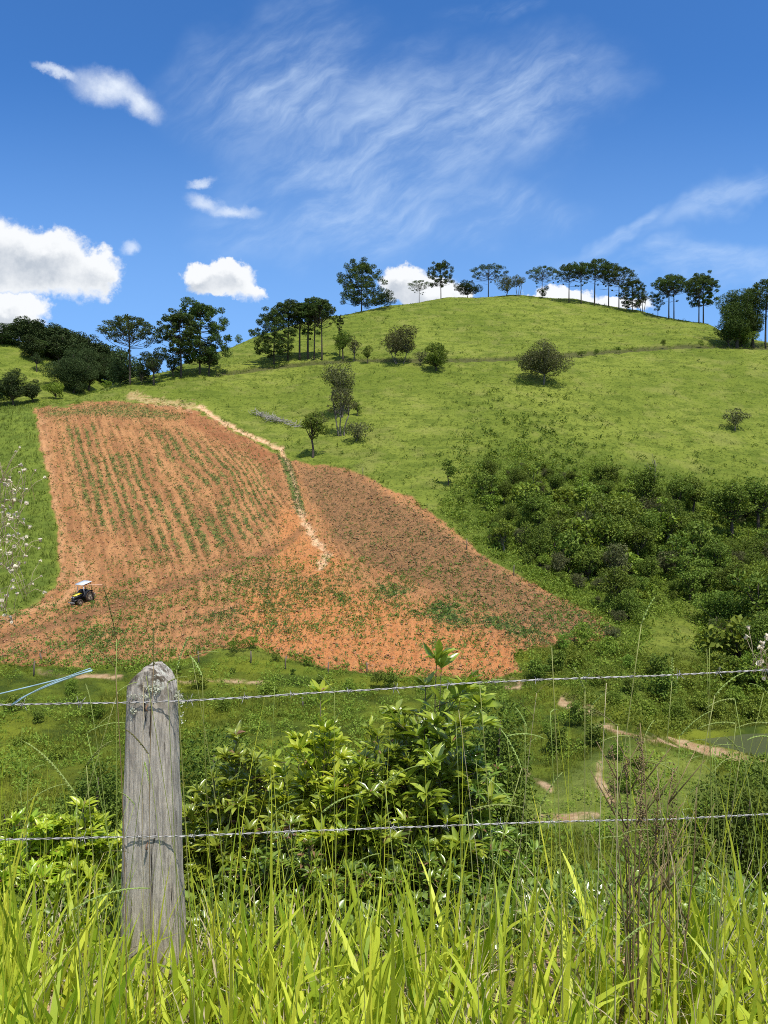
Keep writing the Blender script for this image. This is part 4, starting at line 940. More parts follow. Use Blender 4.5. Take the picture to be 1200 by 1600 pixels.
V_, F_, T_ = stamp(oc[0], oc[1], np.stack([x, y, z + 0.03], -1), X, Y, Z, np.clip(bw * 0.9 + R.rand(len(x)) * .1, 0, 1))
mm, q = newmat('clods'); t = q.attr('tone'); outm(q, pbsdf(q, q.mix(t, (0.36, 0.19, 0.10), (0.22, 0.135, 0.070)), 0.95, 0.05))
tag(mk('soil_clods', V_, F_, mm, None, T_), 'broken clods of reddish earth on the ploughed field', None, None, 'stuff')
# valley meadow
R, x, y, z = where(70000, 20, 66, 28, power=1.5)
rg = regions(x, y, z); keep = (rg['bare'] < 0.25 + 0.75 * (R.rand(len(x)) < .35)) & (rg['soil'] < 0.3) & ((rg['closeg'] < 0.3) | (R.rand(len(x)) < 0.5)) & (sdp(x, y, POND) > 0.3)
x, y, z = x[keep], y[keep], z[keep]; cg = rg['closeg'][keep]
M['mead'] = leafmat('meadow_grass', (0.075, 0.110, 0.012), (0.23, 0.25, 0.028), 0.3, 0.6, 0.15)
tufts('meadow_grass', R, x, y, z, (0.12 + 0.34 * R.rand(len(x)) * sstep(fbm(x / 6, y / 6, 3, 1), -0.2, 0.2)) * (1 - 0.6 * cg), 5, M['mead'], 0.10, 'rough yellow-green meadow grass on the valley floor', 0.45)
R, x, y, z = where(6500, 24, 64, 29, power=1.5)
rg = regions(x, y, z); keep = (rg['bare'] < 0.3) & (rg['soil'] < 0.2) & ((rg['closeg'] < 0.3) | (R.rand(len(x)) < .3)) & (fbm(x / 8, y / 8, 3, 4) > -0.06) & (sdp(x, y, POND) > 0.4)
x, y, z = x[keep], y[keep], z[keep]
lumps('meadow_weeds', R, x, y, z, 0.15 + 0.6 * R.rand(len(x)) ** 3, 46, M['mid'], 0.24, 'darker leafy weeds in the valley meadow')
# banks right of the valley and round the pond
R, x, y, z = where(5000, 40, 66, 31)
u_, v_ = uv(x, y, z)
keep = (sdp(u_, v_, [(830, 1010), (1000, 1000), (1300, 1030), (1300, 1150), (1110, 1150), (1000, 1140), (900, 1110), (850, 1060)]) < 0) & (sdp(x, y, POND) > 0.6) & (regions(x, y, z)['bare'] < 0.3)
x, y, z = x[keep], y[keep], z[keep]
lumps('pond_side_scrub', R, x, y, z, 0.25 + 0.55 * R.rand(len(x)) ** 1.5, 46, M['mid'], 0.24, 'scrub on the bank above the pond')
# ------------------------------------------------------------ tractor
def tractor():
    x, y, z = hit(131, 941); e = 0.8
    nx = (H([x + e], [y])[0] - H([x - e], [y])[0]) / (2 * e); ny = (H([x], [y + e])[0] - H([x], [y - e])[0]) / (2 * e)
    nrm = Vector((-nx, -ny, 1)).normalized(); f = Vector((-0.46, -0.88, 0)); f = (f - nrm * f.dot(nrm)).normalized(); s_ = nrm.cross(f)
    root = empty('tractor', (x, y, z + 0.03)); mt = Matrix((f, s_, nrm)).transposed(); root.rotation_euler = mt.to_euler()
    root.scale = (0.86,) * 3
    tag(root, 'small black and yellow farm tractor with a white canopy working the red field', 'tractor')
    black = plain('tractor_black', (0.018, 0.018, 0.02), 0.5, 0.4); yel = plain('tractor_yellow', (0.80, 0.62, 0.03), 0.45, 0.5, col2=(0.70, 0.52, 0.05))
    white = plain('tractor_canopy_white', (0.62, 0.68, 0.74), 0.5, 0.4); rub = plain('tyre_rubber', (0.03, 0.028, 0.026), 0.9, 0.1, col2=(0.11, 0.075, 0.05)); rimc = plain('wheel_rim', (0.45, 0.40, 0.30), 0.6, 0.3, col2=(0.25, 0.18, 0.12))
    grey = plain('tractor_grey', (0.22, 0.21, 0.20), 0.5, 0.4); wood = plain('pale_wood_bar', (0.62, 0.36, 0.22), 0.7, 0.2)
    b = MB(); b.add(*box(0.55, 0, 0.72, 1.9, 0.34, 0.34, 0.04)); b.add(*box(1.15, 0, 0.62, 0.7, 0.46, 0.3, 0.04)); b.add(*box(-0.35, 0, 0.72, 0.8, 0.5, 0.45, 0.05)); b.build('chassis', black, root)
    b = MB(); b.add(*box(0.78, 0, 1.02, 1.25, 0.52, 0.36, 0.06)); b.add(*box(1.42, 0, 0.95, 0.06, 0.46, 0.42, 0.02)); b.build('engine_cover', black, root)
    b = MB(); b.add(*box(0.74, 0, 1.235, 1.12, 0.46, 0.09, 0.035)); b.build('hood', yel, root)
    b = MB(); b.add(*box(1.78, 0, 0.55, 0.12, 1.15, 0.12, 0.03)); b.add(*box(1.70, 0, 0.45, 0.22, 0.5, 0.22, 0.03)); b.build('front_bar', grey, root)
    b = MB(); b.add(*box(1.0, 0, 0.42, 0.12, 1.1, 0.1, 0.02)); b.build('front_axle', black, root)
    b = MB(); b.add(*box(-0.45, 0, 1.05, 0.42, 0.46, 0.1, 0.04)); b.add(*box(-0.66, 0, 1.28, 0.1, 0.46, 0.42, 0.04)); b.build('seat', black, root)
    def wheel(px, py, r, w_):
        n = 36; prof = [(r * 0.56, -w_ * .42), (r * .62, -w_ * .5), (r * .90, -w_ * .5), (r * .97, -w_ * .36), (r, -w_ * .1), (r, w_ * .1), (r * .97, w_ * .36), (r * .90, w_ * .5), (r * .62, w_ * .5), (r * .56, w_ * .42)]
        Vv = []; 
        for i in range(n):
            th = i / n * 6.28318
            for j, (rr, yy) in enumerate(prof):
                q_ = rr * (1 + (0.045 if (i % 3 == 0 and 3 <= j <= 6) else 0)); Vv.append((math.cos(th) * q_, yy, math.sin(th) * q_))
        m_ = len(prof); Ff = [((i * m_ + j), (i * m_ + (j + 1) % m_), ((i + 1) % n * m_ + (j + 1) % m_), ((i + 1) % n * m_ + j)) for i in range(n) for j in range(m_)]
        w = empty('wheel', (px, py, r)); w.parent = root
        mk('tyre', Vv, np.array(Ff), rub, w)
        rb = MB()
        th = np.arange(20) / 20 * 6.28318
        for yy, k in ((-w_ * .18, 1), (w_ * .18, -1)):
            ring = np.stack([np.cos(th) * r * .57, np.full(20, yy), np.sin(th) * r * .57], -1); rb.add(np.concatenate([ring, [[0, yy * 0.5, 0]]]), np.array([(i, (i + 1) % 20, 20) for i in range(20)]))
        a = np.stack([np.cos(th) * r * .575, np.full(20, -w_ * .42), np.sin(th) * r * .575], -1); b_ = a.copy(); b_[:, 1] = w_ * .42
        rb.add(np.concatenate([a, b_]), np.array([(i, (i + 1) % 20, 20 + (i + 1) % 20, 20 + i) for i in range(20)])); rb.add(*tube([(0, -w_ * .5, 0), (0, w_ * .5, 0)], r * .14, 10)); rb.build('rim', rimc, w)
    for s2 in (-1, 1): wheel(-0.5, s2 * 0.62, 0.66, 0.36); wheel(1.0, s2 * 0.58, 0.38, 0.22)
    for s2 in (-1, 1):
        b = MB(); th = np.linspace(0.25, 2.6, 9)
        p_ = [(-0.5 + math.cos(t) * 0.76, math.sin(t) * 0.76 + 0.66) for t in th]
        Vv = [(px, s2 * 0.62 + dy, pz) for px, pz in p_ for dy in (-0.2, 0.2)]; b.add(Vv, np.array([(2 * i, 2 * i + 1, 2 * i + 3, 2 * i + 2) for i in range(8)]))
        Vv = [(px, s2 * 0.42, pz) for px, pz in p_] + [(-0.5, s2 * 0.42, 1.0)]; b.add(Vv, np.array([(i, i + 1, 9) for i in range(8)])); b.build('mudguard', black, root)
    for px, py in ((0.12, -0.55), (0.12, 0.55), (-1.05, -0.55), (-1.05, 0.55)):
        b = MB(); b.add(*tube([(px, py * .9, 0.95), (px, py, 1.6), (px * 0.95 - .02, py, 2.3)], 0.035, 6)); b.build('canopy_post', white if px > 0 else black, root)
    b = MB(); b.add(*box(-0.45, 0, 2.34, 1.5, 1.35, 0.09, 0.04)); b.build('canopy', white, root)
    b = MB(); b.add(*box(0.16, 0, 1.42, 0.05, 0.5, 0.34, 0.02)); b.add(*tube([(0.14, 0, 1.35), (-0.08, 0, 1.5)], 0.02, 6)); b.build('dashboard', black, root)
    b = MB(); th = np.linspace(0, 6.283, 17); b.add(*tube(np.stack([-0.1 + np.sin(th) * .07, np.cos(th) * .19, 1.52 + np.sin(th) * .17], -1), 0.016, 6)); b.build('steering_wheel', black, root)
    b = MB(); b.add(*tube([(0.45, 0.32, 1.2), (0.45, 0.32, 1.95)], 0.035, 8)); b.build('exhaust_pipe', black, root)
    b = MB(); b.add(*tube([(-0.3, 0.2, 2.2), (-1.25, 2.3, 2.0)], 0.075, 8)); b.build('carried_bar', wood, root)
    b = MB(); b.add(*box(-1.35, 0, 0.6, 0.5, 0.9, 0.12, 0.03)); b.add(*tube([(-0.9, 0.25, 0.75), (-1.5, 0.4, 0.65)], 0.03, 6)); b.add(*tube([(-0.9, -0.25, 0.75), (-1.5, -0.4, 0.65)], 0.03, 6))
    for k in range(5): b.add(*tube([(-1.45, -0.4 + k * .2, 0.58), (-1.55, -0.4 + k * .2, 0.25), (-1.42, -0.4 + k * .2, 0.06)], 0.022, 5))
    b.build('tine_harrow', grey, root)
    for s2 in (-1, 1):
        b = MB(); b.add(*tube([(1.44, s2 * .16, 1.08), (1.475, s2 * .16, 1.08)], 0.07, 12)); b.build('headlight', white, root)
tractor()
# ------------------------------------------------------------ far fence stakes
stk = plain('stake_wood', (0.16, 0.13, 0.10), 0.9, 0.1, ns=8)
for u, v, h, lab in [(53, 1056, 1.15, 'weathered stake at the left end of the far fence line below the field'), (64, 1036, 0.8, 'short stake in the soil near the left end of the field bottom'), (311, 1036, 1.0, 'fence stake just right above the big wooden post, at the field bottom'), (392, 1036, 1.0, 'fence stake by the bright green clump at the field bottom'), (446, 1046, 1.1, 'fence stake in the meadow left of the darkest one'), (513, 1054, 1.0, 'thick dark fence stake standing in the meadow below the red soil'), (573, 1052, 0.9, 'thin stake beside the dark conical shrub'), (567, 744, 1.3, 'lone thin stake on the upper rim of the brown ploughed lobe'), (729, 859, 1.3, 'lone stake midway down the rim of the brown ploughed lobe'), (803, 900, 1.2, 'lone stake low on the rim of the brown ploughed lobe'), (473, 1106, 0.75, 'pale broken stump of a stake in the middle of the meadow')]:
    x, y, z = hit(u, v); b = MB(); R = rs(int(u)); b.add(*tube([(0, 0, -0.3), (R.randn() * .02, 0, h * .5), (R.randn() * .05, 0, h)], [0.07, 0.06, 0.055], 6))
    o = b.build('fence_stake', M['paleb'] if 'pale' in lab else stk, None, loc=(x, y, z)); tag(o, lab, 'fence stake', 'far fence stakes')
# ------------------------------------------------------------ wooden fence post
PXc, PY = -0.787, 2.62
def topz(xr, yr_):
    return np.interp(xr, [-.115, -.100, -.075, -.045, -.015, .015, .045, .066, .085, .10], [-.655, -.622, -.578, -.545, -.522, -.524, -.548, -.580, -.622, -.66])
def post():
    n, mrows = 150, 260; th = np.arange(n) / n * 2 * np.pi
    rim = []
    V_ = []; crack = np.zeros(n); R = rs(3)
    for k in range(22):
        c = R.rand() * 6.283; wd = R.uniform(0.02, 0.05); crack += 0.0055 * R.uniform(.3, 1) * np.exp(-(((th - c + np.pi) % (2 * np.pi) - np.pi) / wd) ** 2)
    def ring(zz_frac):
        ct, st_ = np.cos(th), np.sin(th); p = 2 / 4.0
        sx = np.sign(ct) * np.abs(ct) ** p; sy = np.sign(st_) * np.abs(st_) ** p; return sx, sy
    sx, sy = ring(0)
    zb = -1.86
    for i in range(mrows + 1):
        f = i / mrows
        zt = -0.62; z = zb + (zt - zb) * f
        hw = 0.112 - 0.024 * f ** 1.3; hd = 0.075 - 0.008 * f
        zz = np.full(n, z)
        x = sx * hw + 0.010 * f * (sx > 0) * -1; y = sy * hd
        x = x + np.where(x < 0, 0.010 * f, -0.004 * f)
        T = topz(x, y); zz = zb + (T - 0.004 - zb) * f
        g1 = fbm(th * 9 + 3, zz * 3.2, 4, 2) * 0.010 + fbm(th * 34, zz * 5, 3, 3) * 0.0045 + fbm(x * 9, zz * 9, 3, 4) * 0.006
        cr_ = crack * (0.4 + 0.9 * sstep(fbm(th * 2, zz * 2.5, 2, 1), -0.25, 0.15))
        k = 1 + (g1 - cr_) / 0.10
        V_.append(np.stack([x * k, y * k, zz], -1))
    rimv = V_[-1]
    rings = 16
    for i in range(1, rings + 1):
        s = 1 - i / rings * 0.98; x = rimv[:, 0] * s; y = rimv[:, 1] * s
        zz = topz(x, y) + fbm(x * 60, y * 14, 3, 1) * 0.022 - 0.006 * (s > .9)
        V_.append(np.stack([x, y, zz], -1))
    V_ = np.concatenate(V_); nr_ = mrows + 1 + rings
    I_ = np.arange(nr_ * n).reshape(nr_, n); I2 = np.roll(I_, -1, 1)
    F_ = np.stack([I_[:-1], I2[:-1], I2[1:], I_[1:]], -1).reshape(-1, 4)
    m, q = newmat('weathered_wood'); P = q.n('ShaderNodeTexCoord').outputs['Object']
    gr_ = q.noise(q.v('MULTIPLY', P, (75, 75, 6.5)), 1.0, 7, 0.7, 0.8); fine = q.noise(q.v('MULTIPLY', P, (240, 240, 22)), 1.0, 5, 0.75); bl = q.noise(P, 9, 4, 0.6)
    c = q.mix(q.ss(gr_, 0.34, 0.64), (0.260, 0.230, 0.195), (0.54, 0.485, 0.405))
    c = q.mix(q.m('MULTIPLY', q.ss(fine, 0.55, 0.72), 0.55), c, (0.09, 0.078, 0.062))
    c = q.mix(q.m('MULTIPLY', q.ss(bl, 0.5, 0.7), 0.4), c, (0.50, 0.43, 0.33))
    lw = q.noise(q.v('MULTIPLY', P, (52, 52, 3.4)), 1.0, 4, 0.6, 0.8); c = q.mix(q.ss(lw, 0.62, 0.68), c, (0.045, 0.038, 0.032))
    # lichen crust near the top
    zz = q.sep(P)[2]; ln = q.noise(P, 42, 5, 0.65); tm = q.ss(zz, -0.70, -0.56)
    c = q.mix(q.m('MULTIPLY', tm, q.ss(q.noise(P, 22, 3, .6), 0.42, 0.6)), c, (0.12, 0.098, 0.07))
    c = q.mix(q.m('MULTIPLY', q.ss(ln, q.lin(tm, 0, 1, 0.74, 0.55), q.lin(tm, 0, 1, 0.78, 0.60)), 0.9), c, (0.56, 0.55, 0.46))
    hh = q.m('ADD', q.m('MULTIPLY', gr_, 0.6), q.m('MULTIPLY', fine, 0.4))
    outm(q, pbsdf(q, c, 0.9, 0.12, 0, bump(q, hh, 0.011)))
    root = empty('fence_post', (PXc, PY, 0)); tag(root, 'weathered grey wooden fence post with lichen on its top holding the barbed wires', 'fence post')
    o = mk('post_shaft', V_, F_, m, root, smooth=True)
    # lichen tufts
    R = rs(4); lm = leafmat('lichen', (0.34, 0.36, 0.26), (0.58, 0.60, 0.48), 0.1, 0.9, 0.05)
    def patch(cx, cz, sx_, sz_, n_, out=0.0, s=0.007, yy=None):
        x = cx + R.randn(n_) * sx_; z = np.minimum(cz + R.randn(n_) * sz_, topz(x, 0)); y = np.full(n_, -0.072) if yy is None else yy + R.randn(n_) * 0.02
        p = np.stack([x, y + R.randn(n_) * 0.004 - out, z], -1); d = norm(R.randn(n_, 3)); X, Y, Z = frames(d, norm(R.randn(n_, 3) + (0, -1, .4))); q_ = (s * R.uniform(.5, 1.6, n_))[:, None]
        return stamp(L2[0], L2[1], p, X * q_, Y * q_, Z * q_, R.rand(n_))
    for (cx, cz, a, b_, n_, kw) in ((0.022, -0.587, 0.011, 0.008, 240, dict(s=.005)), (-0.008, -0.612, 0.010, 0.004, 50, dict(s=.004)), (-0.048, -0.612, 0.008, 0.005, 40, dict(s=.004)), (-0.045, -0.66, 0.004, 0.006, 40, dict(s=.005)), (0.087, -0.612, 0.004, 0.012, 90, dict(yy=0.0, s=.006)), (0.093, -0.645, 0.003, 0.014, 50, dict(yy=0.0, s=.005)), (0.098, -0.70, 0.003, 0.014, 24, dict(yy=0.0, s=.005))):
        Vv, Ff, Tt = patch(cx, cz, a, b_, n_, **kw); mk('lichen', Vv, Ff, lm, root, Tt)
    st = MB()
    for zz_ in (-0.648, -1.105): st.add(*tube([(0.005, -0.078, zz_ + .010), (0.005, -0.096, zz_ + 0.004), (0.005, -0.096, zz_ - .004), (0.005, -0.078, zz_ - .010)], 0.0022, 6))
    st.build('staple', plain('rusty_staple', (0.25, 0.14, 0.08), 0.7, 0.4, 0.4), root)
post()
# ------------------------------------------------------------ barbed wires
wm, q = newmat('galvanised_wire'); P = q.n('ShaderNodeTexCoord').outputs['Object']; f = q.noise(P, 60, 4, 0.6)
outm(q, pbsdf(q, q.mix(q.ss(f, 0.4, 0.7), (0.42, 0.41, 0.39), (0.20, 0.18, 0.16)), 0.5, 0.5, 0.4))
def wire(pts, lab, seed, bseed):
    """two strands twisted together, with four-point barbs"""
    pts = np.array([(p[0], p[1], p[2]) for p in pts], float); d = np.concatenate([[0], np.cumsum(np.linalg.norm(np.diff(pts, axis=0), axis=1))]); L = d[-1]
    R = rs(seed); n = int(L / 0.004); s = np.linspace(0, L, n)
    from_ = np.stack([np.interp(s, d, pts[:, i]) for i in range(3)], -1)
    for _ in range(60):
        w_ = 12; k = np.ones(w_) / w_
        break
    from_[:, 2] += fbm(s * 1.7, s * 0 + seed, 3, 1) * 0.010; from_[:, 1] += fbm(s * 1.3, s * 0 + seed + 4, 2, 2) * 0.006
    root = empty('barbed_wire', tuple(from_[0])); c = from_ - from_[0]
    for k_ in (0, 1):
        ph = s / 0.062 * 6.283 + k_ * math.pi + fbm(s * 3, s * 0, 2, 3) * 2
        st_ = c + np.stack([np.zeros(n), np.cos(ph) * 0.0020, np.sin(ph) * 0.0020], -1)
        V_, F_ = tube(st_, 0.0016, 5); mk('strand', V_, F_, wm, root, smooth=True)
    bm_ = MB(); th = np.linspace(0, 4 * math.pi, 26)
    bm_.add(*tube(np.stack([np.linspace(-0.006, 0.006, 26), np.cos(th) * 0.0052, np.sin(th) * 0.0052], -1), 0.0011, 5))
    for (a, e) in (((-0.006, 0, 0.005), (-0.010, -0.008, 0.024)), ((-0.004, 0, -0.005), (-0.006, 0.006, -0.022)), ((0.006, 0.0, 0.005), (0.014, 0.008, 0.020)), ((0.004, 0.0, -0.005), (0.008, -0.010, -0.020))):
        bm_.add(*tube([a, e], [0.0012, 0.0004], 5))
    V_, F_, T_ = bm_.out(); first = None; pos = R.uniform(0.05, 0.15)
    while pos < L:
        p = np.array([np.interp(pos, s, c[:, i]) for i in range(3)])
        if first is None: o = mk('barb', V_, F_, wm, root, smooth=True); first = o
        else: o = bpy.data.objects.new('barb', first.data); C.objects.link(o); o.parent = root
        o.location = p; o.rotation_euler = (R.rand() * 6.28, 0, R.randn() * 0.06); pos += R.uniform(0.155, 0.195)
    tag(root, lab, 'barbed wire', 'barbed wires of the near fence'); return root
PXp = lambda u, v, Y: PX(u, v, Y)
wire([PXp(-330, 1108, 2.52), PXp(0, 1102, 2.53), PXp(190, 1098, 2.541), PXp(290, 1095, 2.541), PXp(400, 1089, 2.56), PXp(600, 1077, 2.64), PXp(850, 1062, 2.73), PXp(1050, 1055, 2.80), PXp(1200, 1048, 2.86), PXp(1560, 1036, 3.0)], 'top strand of barbed wire crossing the post just below its lichen-covered top', 1, 1)
wire([PXp(-330, 1316, 2.52), PXp(0, 1312, 2.53), PXp(190, 1308, 2.541), PXp(290, 1306, 2.541), PXp(400, 1301, 2.56), PXp(600, 1294, 2.64), PXp(850, 1284, 2.73), PXp(1050, 1279, 2.80), PXp(1200, 1273, 2.86), PXp(1560, 1262, 3.0)], 'middle strand of barbed wire crossing the post halfway between its top and the grass', 2, 2)
wire([PXp(-330, 1528, 2.52), PXp(0, 1530, 2.53), PXp(190, 1533, 2.541), PXp(290, 1530, 2.541), PXp(400, 1528, 2.56), PXp(600, 1526, 2.64), PXp(850, 1515, 2.73), PXp(1050, 1508, 2.80), PXp(1200, 1505, 2.86), PXp(1560, 1500, 3.0)], 'lowest strand of barbed wire, mostly hidden in the tall grass', 3, 3)
# blue twine
b = MB()
for k_, (pa_, pm, pb) in enumerate([((18, 1102), (60, 1078), (144, 1047)), ((-60, 1098), (50, 1072), (144, 1048)), ((22, 1101), (66, 1074), (142, 1044))]):
    A0, A1, A2 = [np.array(PX(*p_, 2.46 - 0.02 * k_)) for p_ in (pa_, pm, pb)]; t = np.linspace(0, 1, 14)[:, None]
    pts = A0 * (1 - t) ** 2 + 2 * t * (1 - t) * (2 * A1 - (A0 + A2) / 2) + A2 * t * t; b.add(*tube(pts, 0.0030 - 0.0006 * k_, 6), 0.5)
tag(b.build('blue_twine', plain('blue_twine', (0.30, 0.45, 0.50), 0.5, 0.4, ns=40), None, True), 'pale blue twine tied to the top wire left of the post', 'twine')
# ------------------------------------------------------------ near shrubs with big leaves
M['bigleaf'] = leafmat('broad_shrub_leaves', (0.165, 0.265, 0.020), (0.440, 0.530, 0.070), 0.32, 0.27, 0.8, noise_s=14)
M['yleaf'] = leafmat('yellow_green_leaves', (0.20, 0.32, 0.018), (0.52, 0.58, 0.055), 0.38, 0.3, 0.6)
M['smallleaf'] = leafmat('small_shrub_leaves', (0.100, 0.180, 0.018), (0.290, 0.375, 0.058), 0.30, 0.28, 0.75, noise_s=14)
M['twig'] = plain('twig_bark', (0.13, 0.10, 0.055), 0.8, 0.2, ns=20, col2=(0.09, 0.10, 0.04))
M['dead'] = leafmat('dead_leaves', (0.20, 0.11, 0.06), (0.30, 0.19, 0.11), 0.2, 0.8, 0.1)
def shrub(name, lab, u, vt, Y, wpx, depth, stems, leafL, asp, mat, seed, tips=1.0, deadl=0.0, spread=0.25, leaves=15):
    R = rs(seed); x0 = (u - 600) / 1200 * Y; zt = (800 - vt) / 1200 * Y; zg = float(H(np.array([x0]), np.array([Y]))[0]); w = wpx / 1200 * Y
    hh = zt - zg; root = empty(name, (x0, Y, zg)); st = MB(); PL, DL, NL, SL = [], [], [], []
    for i in range(stems):
        a = R.rand() * 6.283; rr = math.sqrt(R.rand()) * (0.35 if i in (1, 2) else 1); top = hh * (1 - 0.40 * rr ** 1.6) * (R.uniform(0.82, 1.0) if i % 2 else R.uniform(0.5, 0.85)) if i else hh
        e = np.array([math.cos(a) * rr * w / 2, math.sin(a) * rr * depth / 2, top]) if i else np.array([0, 0, hh]); b0 = np.array([e[0] * spread, e[1] * spread, -0.06])
        pts = bez(b0, e, (e[0] * -0.10 + R.randn() * .02, e[1] * -.1, 0.0), 8); st.add(*tube(pts, np.linspace(0.008, 0.0022, 8), 5))
        dirs = np.gradient(pts, axis=0)
        nodes = []
        for k in range(6):   # side twigs
            f = R.uniform(0.25, 0.95); p = pts[0] + 0; j = f * 7; p = pts[int(j)] * (1 - j % 1) + pts[min(7, int(j) + 1)] * (j % 1)
            d = norm(R.randn(3) * (1, 1, .3) + (0, 0, .75)); L = R.uniform(0.10, 0.24) * (hh / 1.5 + .3); q_ = p + d * L; st.add(*tube([p, (p + q_) / 2 + (0, 0, -.01), q_], [0.0032, 0.002, 0.0014], 4)); nodes.append((p, q_, d))
        nodes.append((pts[4], pts[7], norm(dirs[-1])))
        for (p, q_, d) in nodes:
            n = int(leaves * 2.6 * R.uniform(0.7, 1.3)); t = R.rand(n) ** 0.6; t[: max(3, int(n * 0.4 * tips))] = 1.0
            base = p + (q_ - p) * t[:, None]; az = R.rand() * 6.28 + np.arange(n) * 2.4
            side = np.stack([np.cos(az), np.sin(az), np.zeros(n)], -1); dd = norm(side * R.uniform(.6, 1.2, (n, 1)) + d * R.uniform(0.3, 1.0, (n, 1)) + np.array([0, 0, .12]) + R.randn(n, 3) * .18)
            PL.append(base); DL.append(dd); NL.append(norm(np.array([0, 0, 1.0]) + R.randn(n, 3) * .35 - dd * .3)); SL.append(leafL * .82 * R.uniform(0.45, 1.15, n))
    P_, D_, N_, S_ = np.concatenate(PL), np.concatenate(DL), np.concatenate(NL), np.concatenate(SL); X, Y_, Z = frames(D_, N_); s = S_[:, None]
    n = len(P_); dm = R.rand(n) < deadl
    V_, F_, T_ = stamp(LBIG[0], LBIG[1], P_[~dm], (X * s * asp * .8)[~dm], (Y_ * s)[~dm], (Z * s)[~dm], np.clip(R.rand(n)[~dm], 0, 1))
    st.build('stem', M['twig'], root, True); mk('foliage', V_, F_, mat, root, T_, smooth=True)
    if dm.any():
        V_, F_, T_ = stamp(LBIG[0], LBIG[1], P_[dm], (X * s * asp)[dm] * .7, (Y_ * s)[dm] * .6, (Z * s)[dm] * 1.5, R.rand(dm.sum())); mk('withered_leaves', V_, F_, M['dead'], root, T_)
    tag(root, lab, 'shrub'); return root
shrub('broadleaf_shrub', 'wide near shrub with large glossy leaves around the highest upright shoot', 665, 1075, 3.9, 170, 0.5, 18, 0.130, 0.40, M['bigleaf'], 41, 1.2, 0.02, leaves=11)
shrub('broadleaf_shrub', 'upright leafy shoot standing highest of all shrubs, its tip before the red field', 682, 1030, 3.8, 85, 0.22, 7, 0.135, 0.42, M['bigleaf'], 40, 1.6, 0.0, leaves=7)
shrub('broadleaf_shrub', 'near shrub with yellow-green leaf rosettes left of the tallest shrub', 500, 1085, 3.8, 190, 0.6, 17, 0.098, 0.40, M['yleaf'], 42, 1.4, 0.03, leaves=15)
shrub('broadleaf_shrub', 'leafy shrub with brown withered tips just right of the wooden post', 370, 1150, 3.7, 210, 0.6, 24, 0.090, 0.38, M['bigleaf'], 43, 1.0, 0.10, leaves=14)
shrub('broadleaf_shrub', 'dense shrub filling the gap between the yellow-green and the tallest shrub', 590, 1150, 3.7, 240, 0.6, 22, 0.088, 0.38, M['bigleaf'], 44, 1.0, 0.04, leaves=14)
shrub('broadleaf_shrub', 'shrub at the right foot of the tallest one with slender leaves', 745, 1180, 3.9, 130, 0.5, 10, 0.080, 0.34, M['smallleaf'], 45, 1.0, 0.05, leaves=12)
shrub('broadleaf_shrub', 'bright leafy shrub leaning against the left side of the wooden post', 130, 1262, 3.4, 150, 0.4, 15, 0.085, 0.40, M['yleaf'], 46, 1.3, 0.03, leaves=12)
shrub('broadleaf_shrub', 'yellow-green low shrub at the far left, its leaves above the grass', 50, 1285, 3.3, 170, 0.5, 14, 0.080, 0.40, M['yleaf'], 50, 1.2, 0.04, leaves=12)
shrub('broadleaf_shrub', 'low dark-leaved shrub at the left edge of the picture', 40, 1310, 3.6, 200, 0.6, 15, 0.062, 0.42, M['smallleaf'], 47, 1.0, 0.10, leaves=16)
shrub('broadleaf_shrub', 'low shrub with dead leaves in front of the centre shrubs', 455, 1290, 3.4, 260, 0.5, 15, 0.070, 0.40, M['smallleaf'], 48, 1.0, 0.22, leaves=13)
shrub('broadleaf_shrub', 'low small-leaved shrub beneath the tallest shrub, behind the grass', 650, 1330, 3.4, 260, 0.5, 13, 0.070, 0.40, M['smallleaf'], 49, 1.0, 0.12, leaves=12)
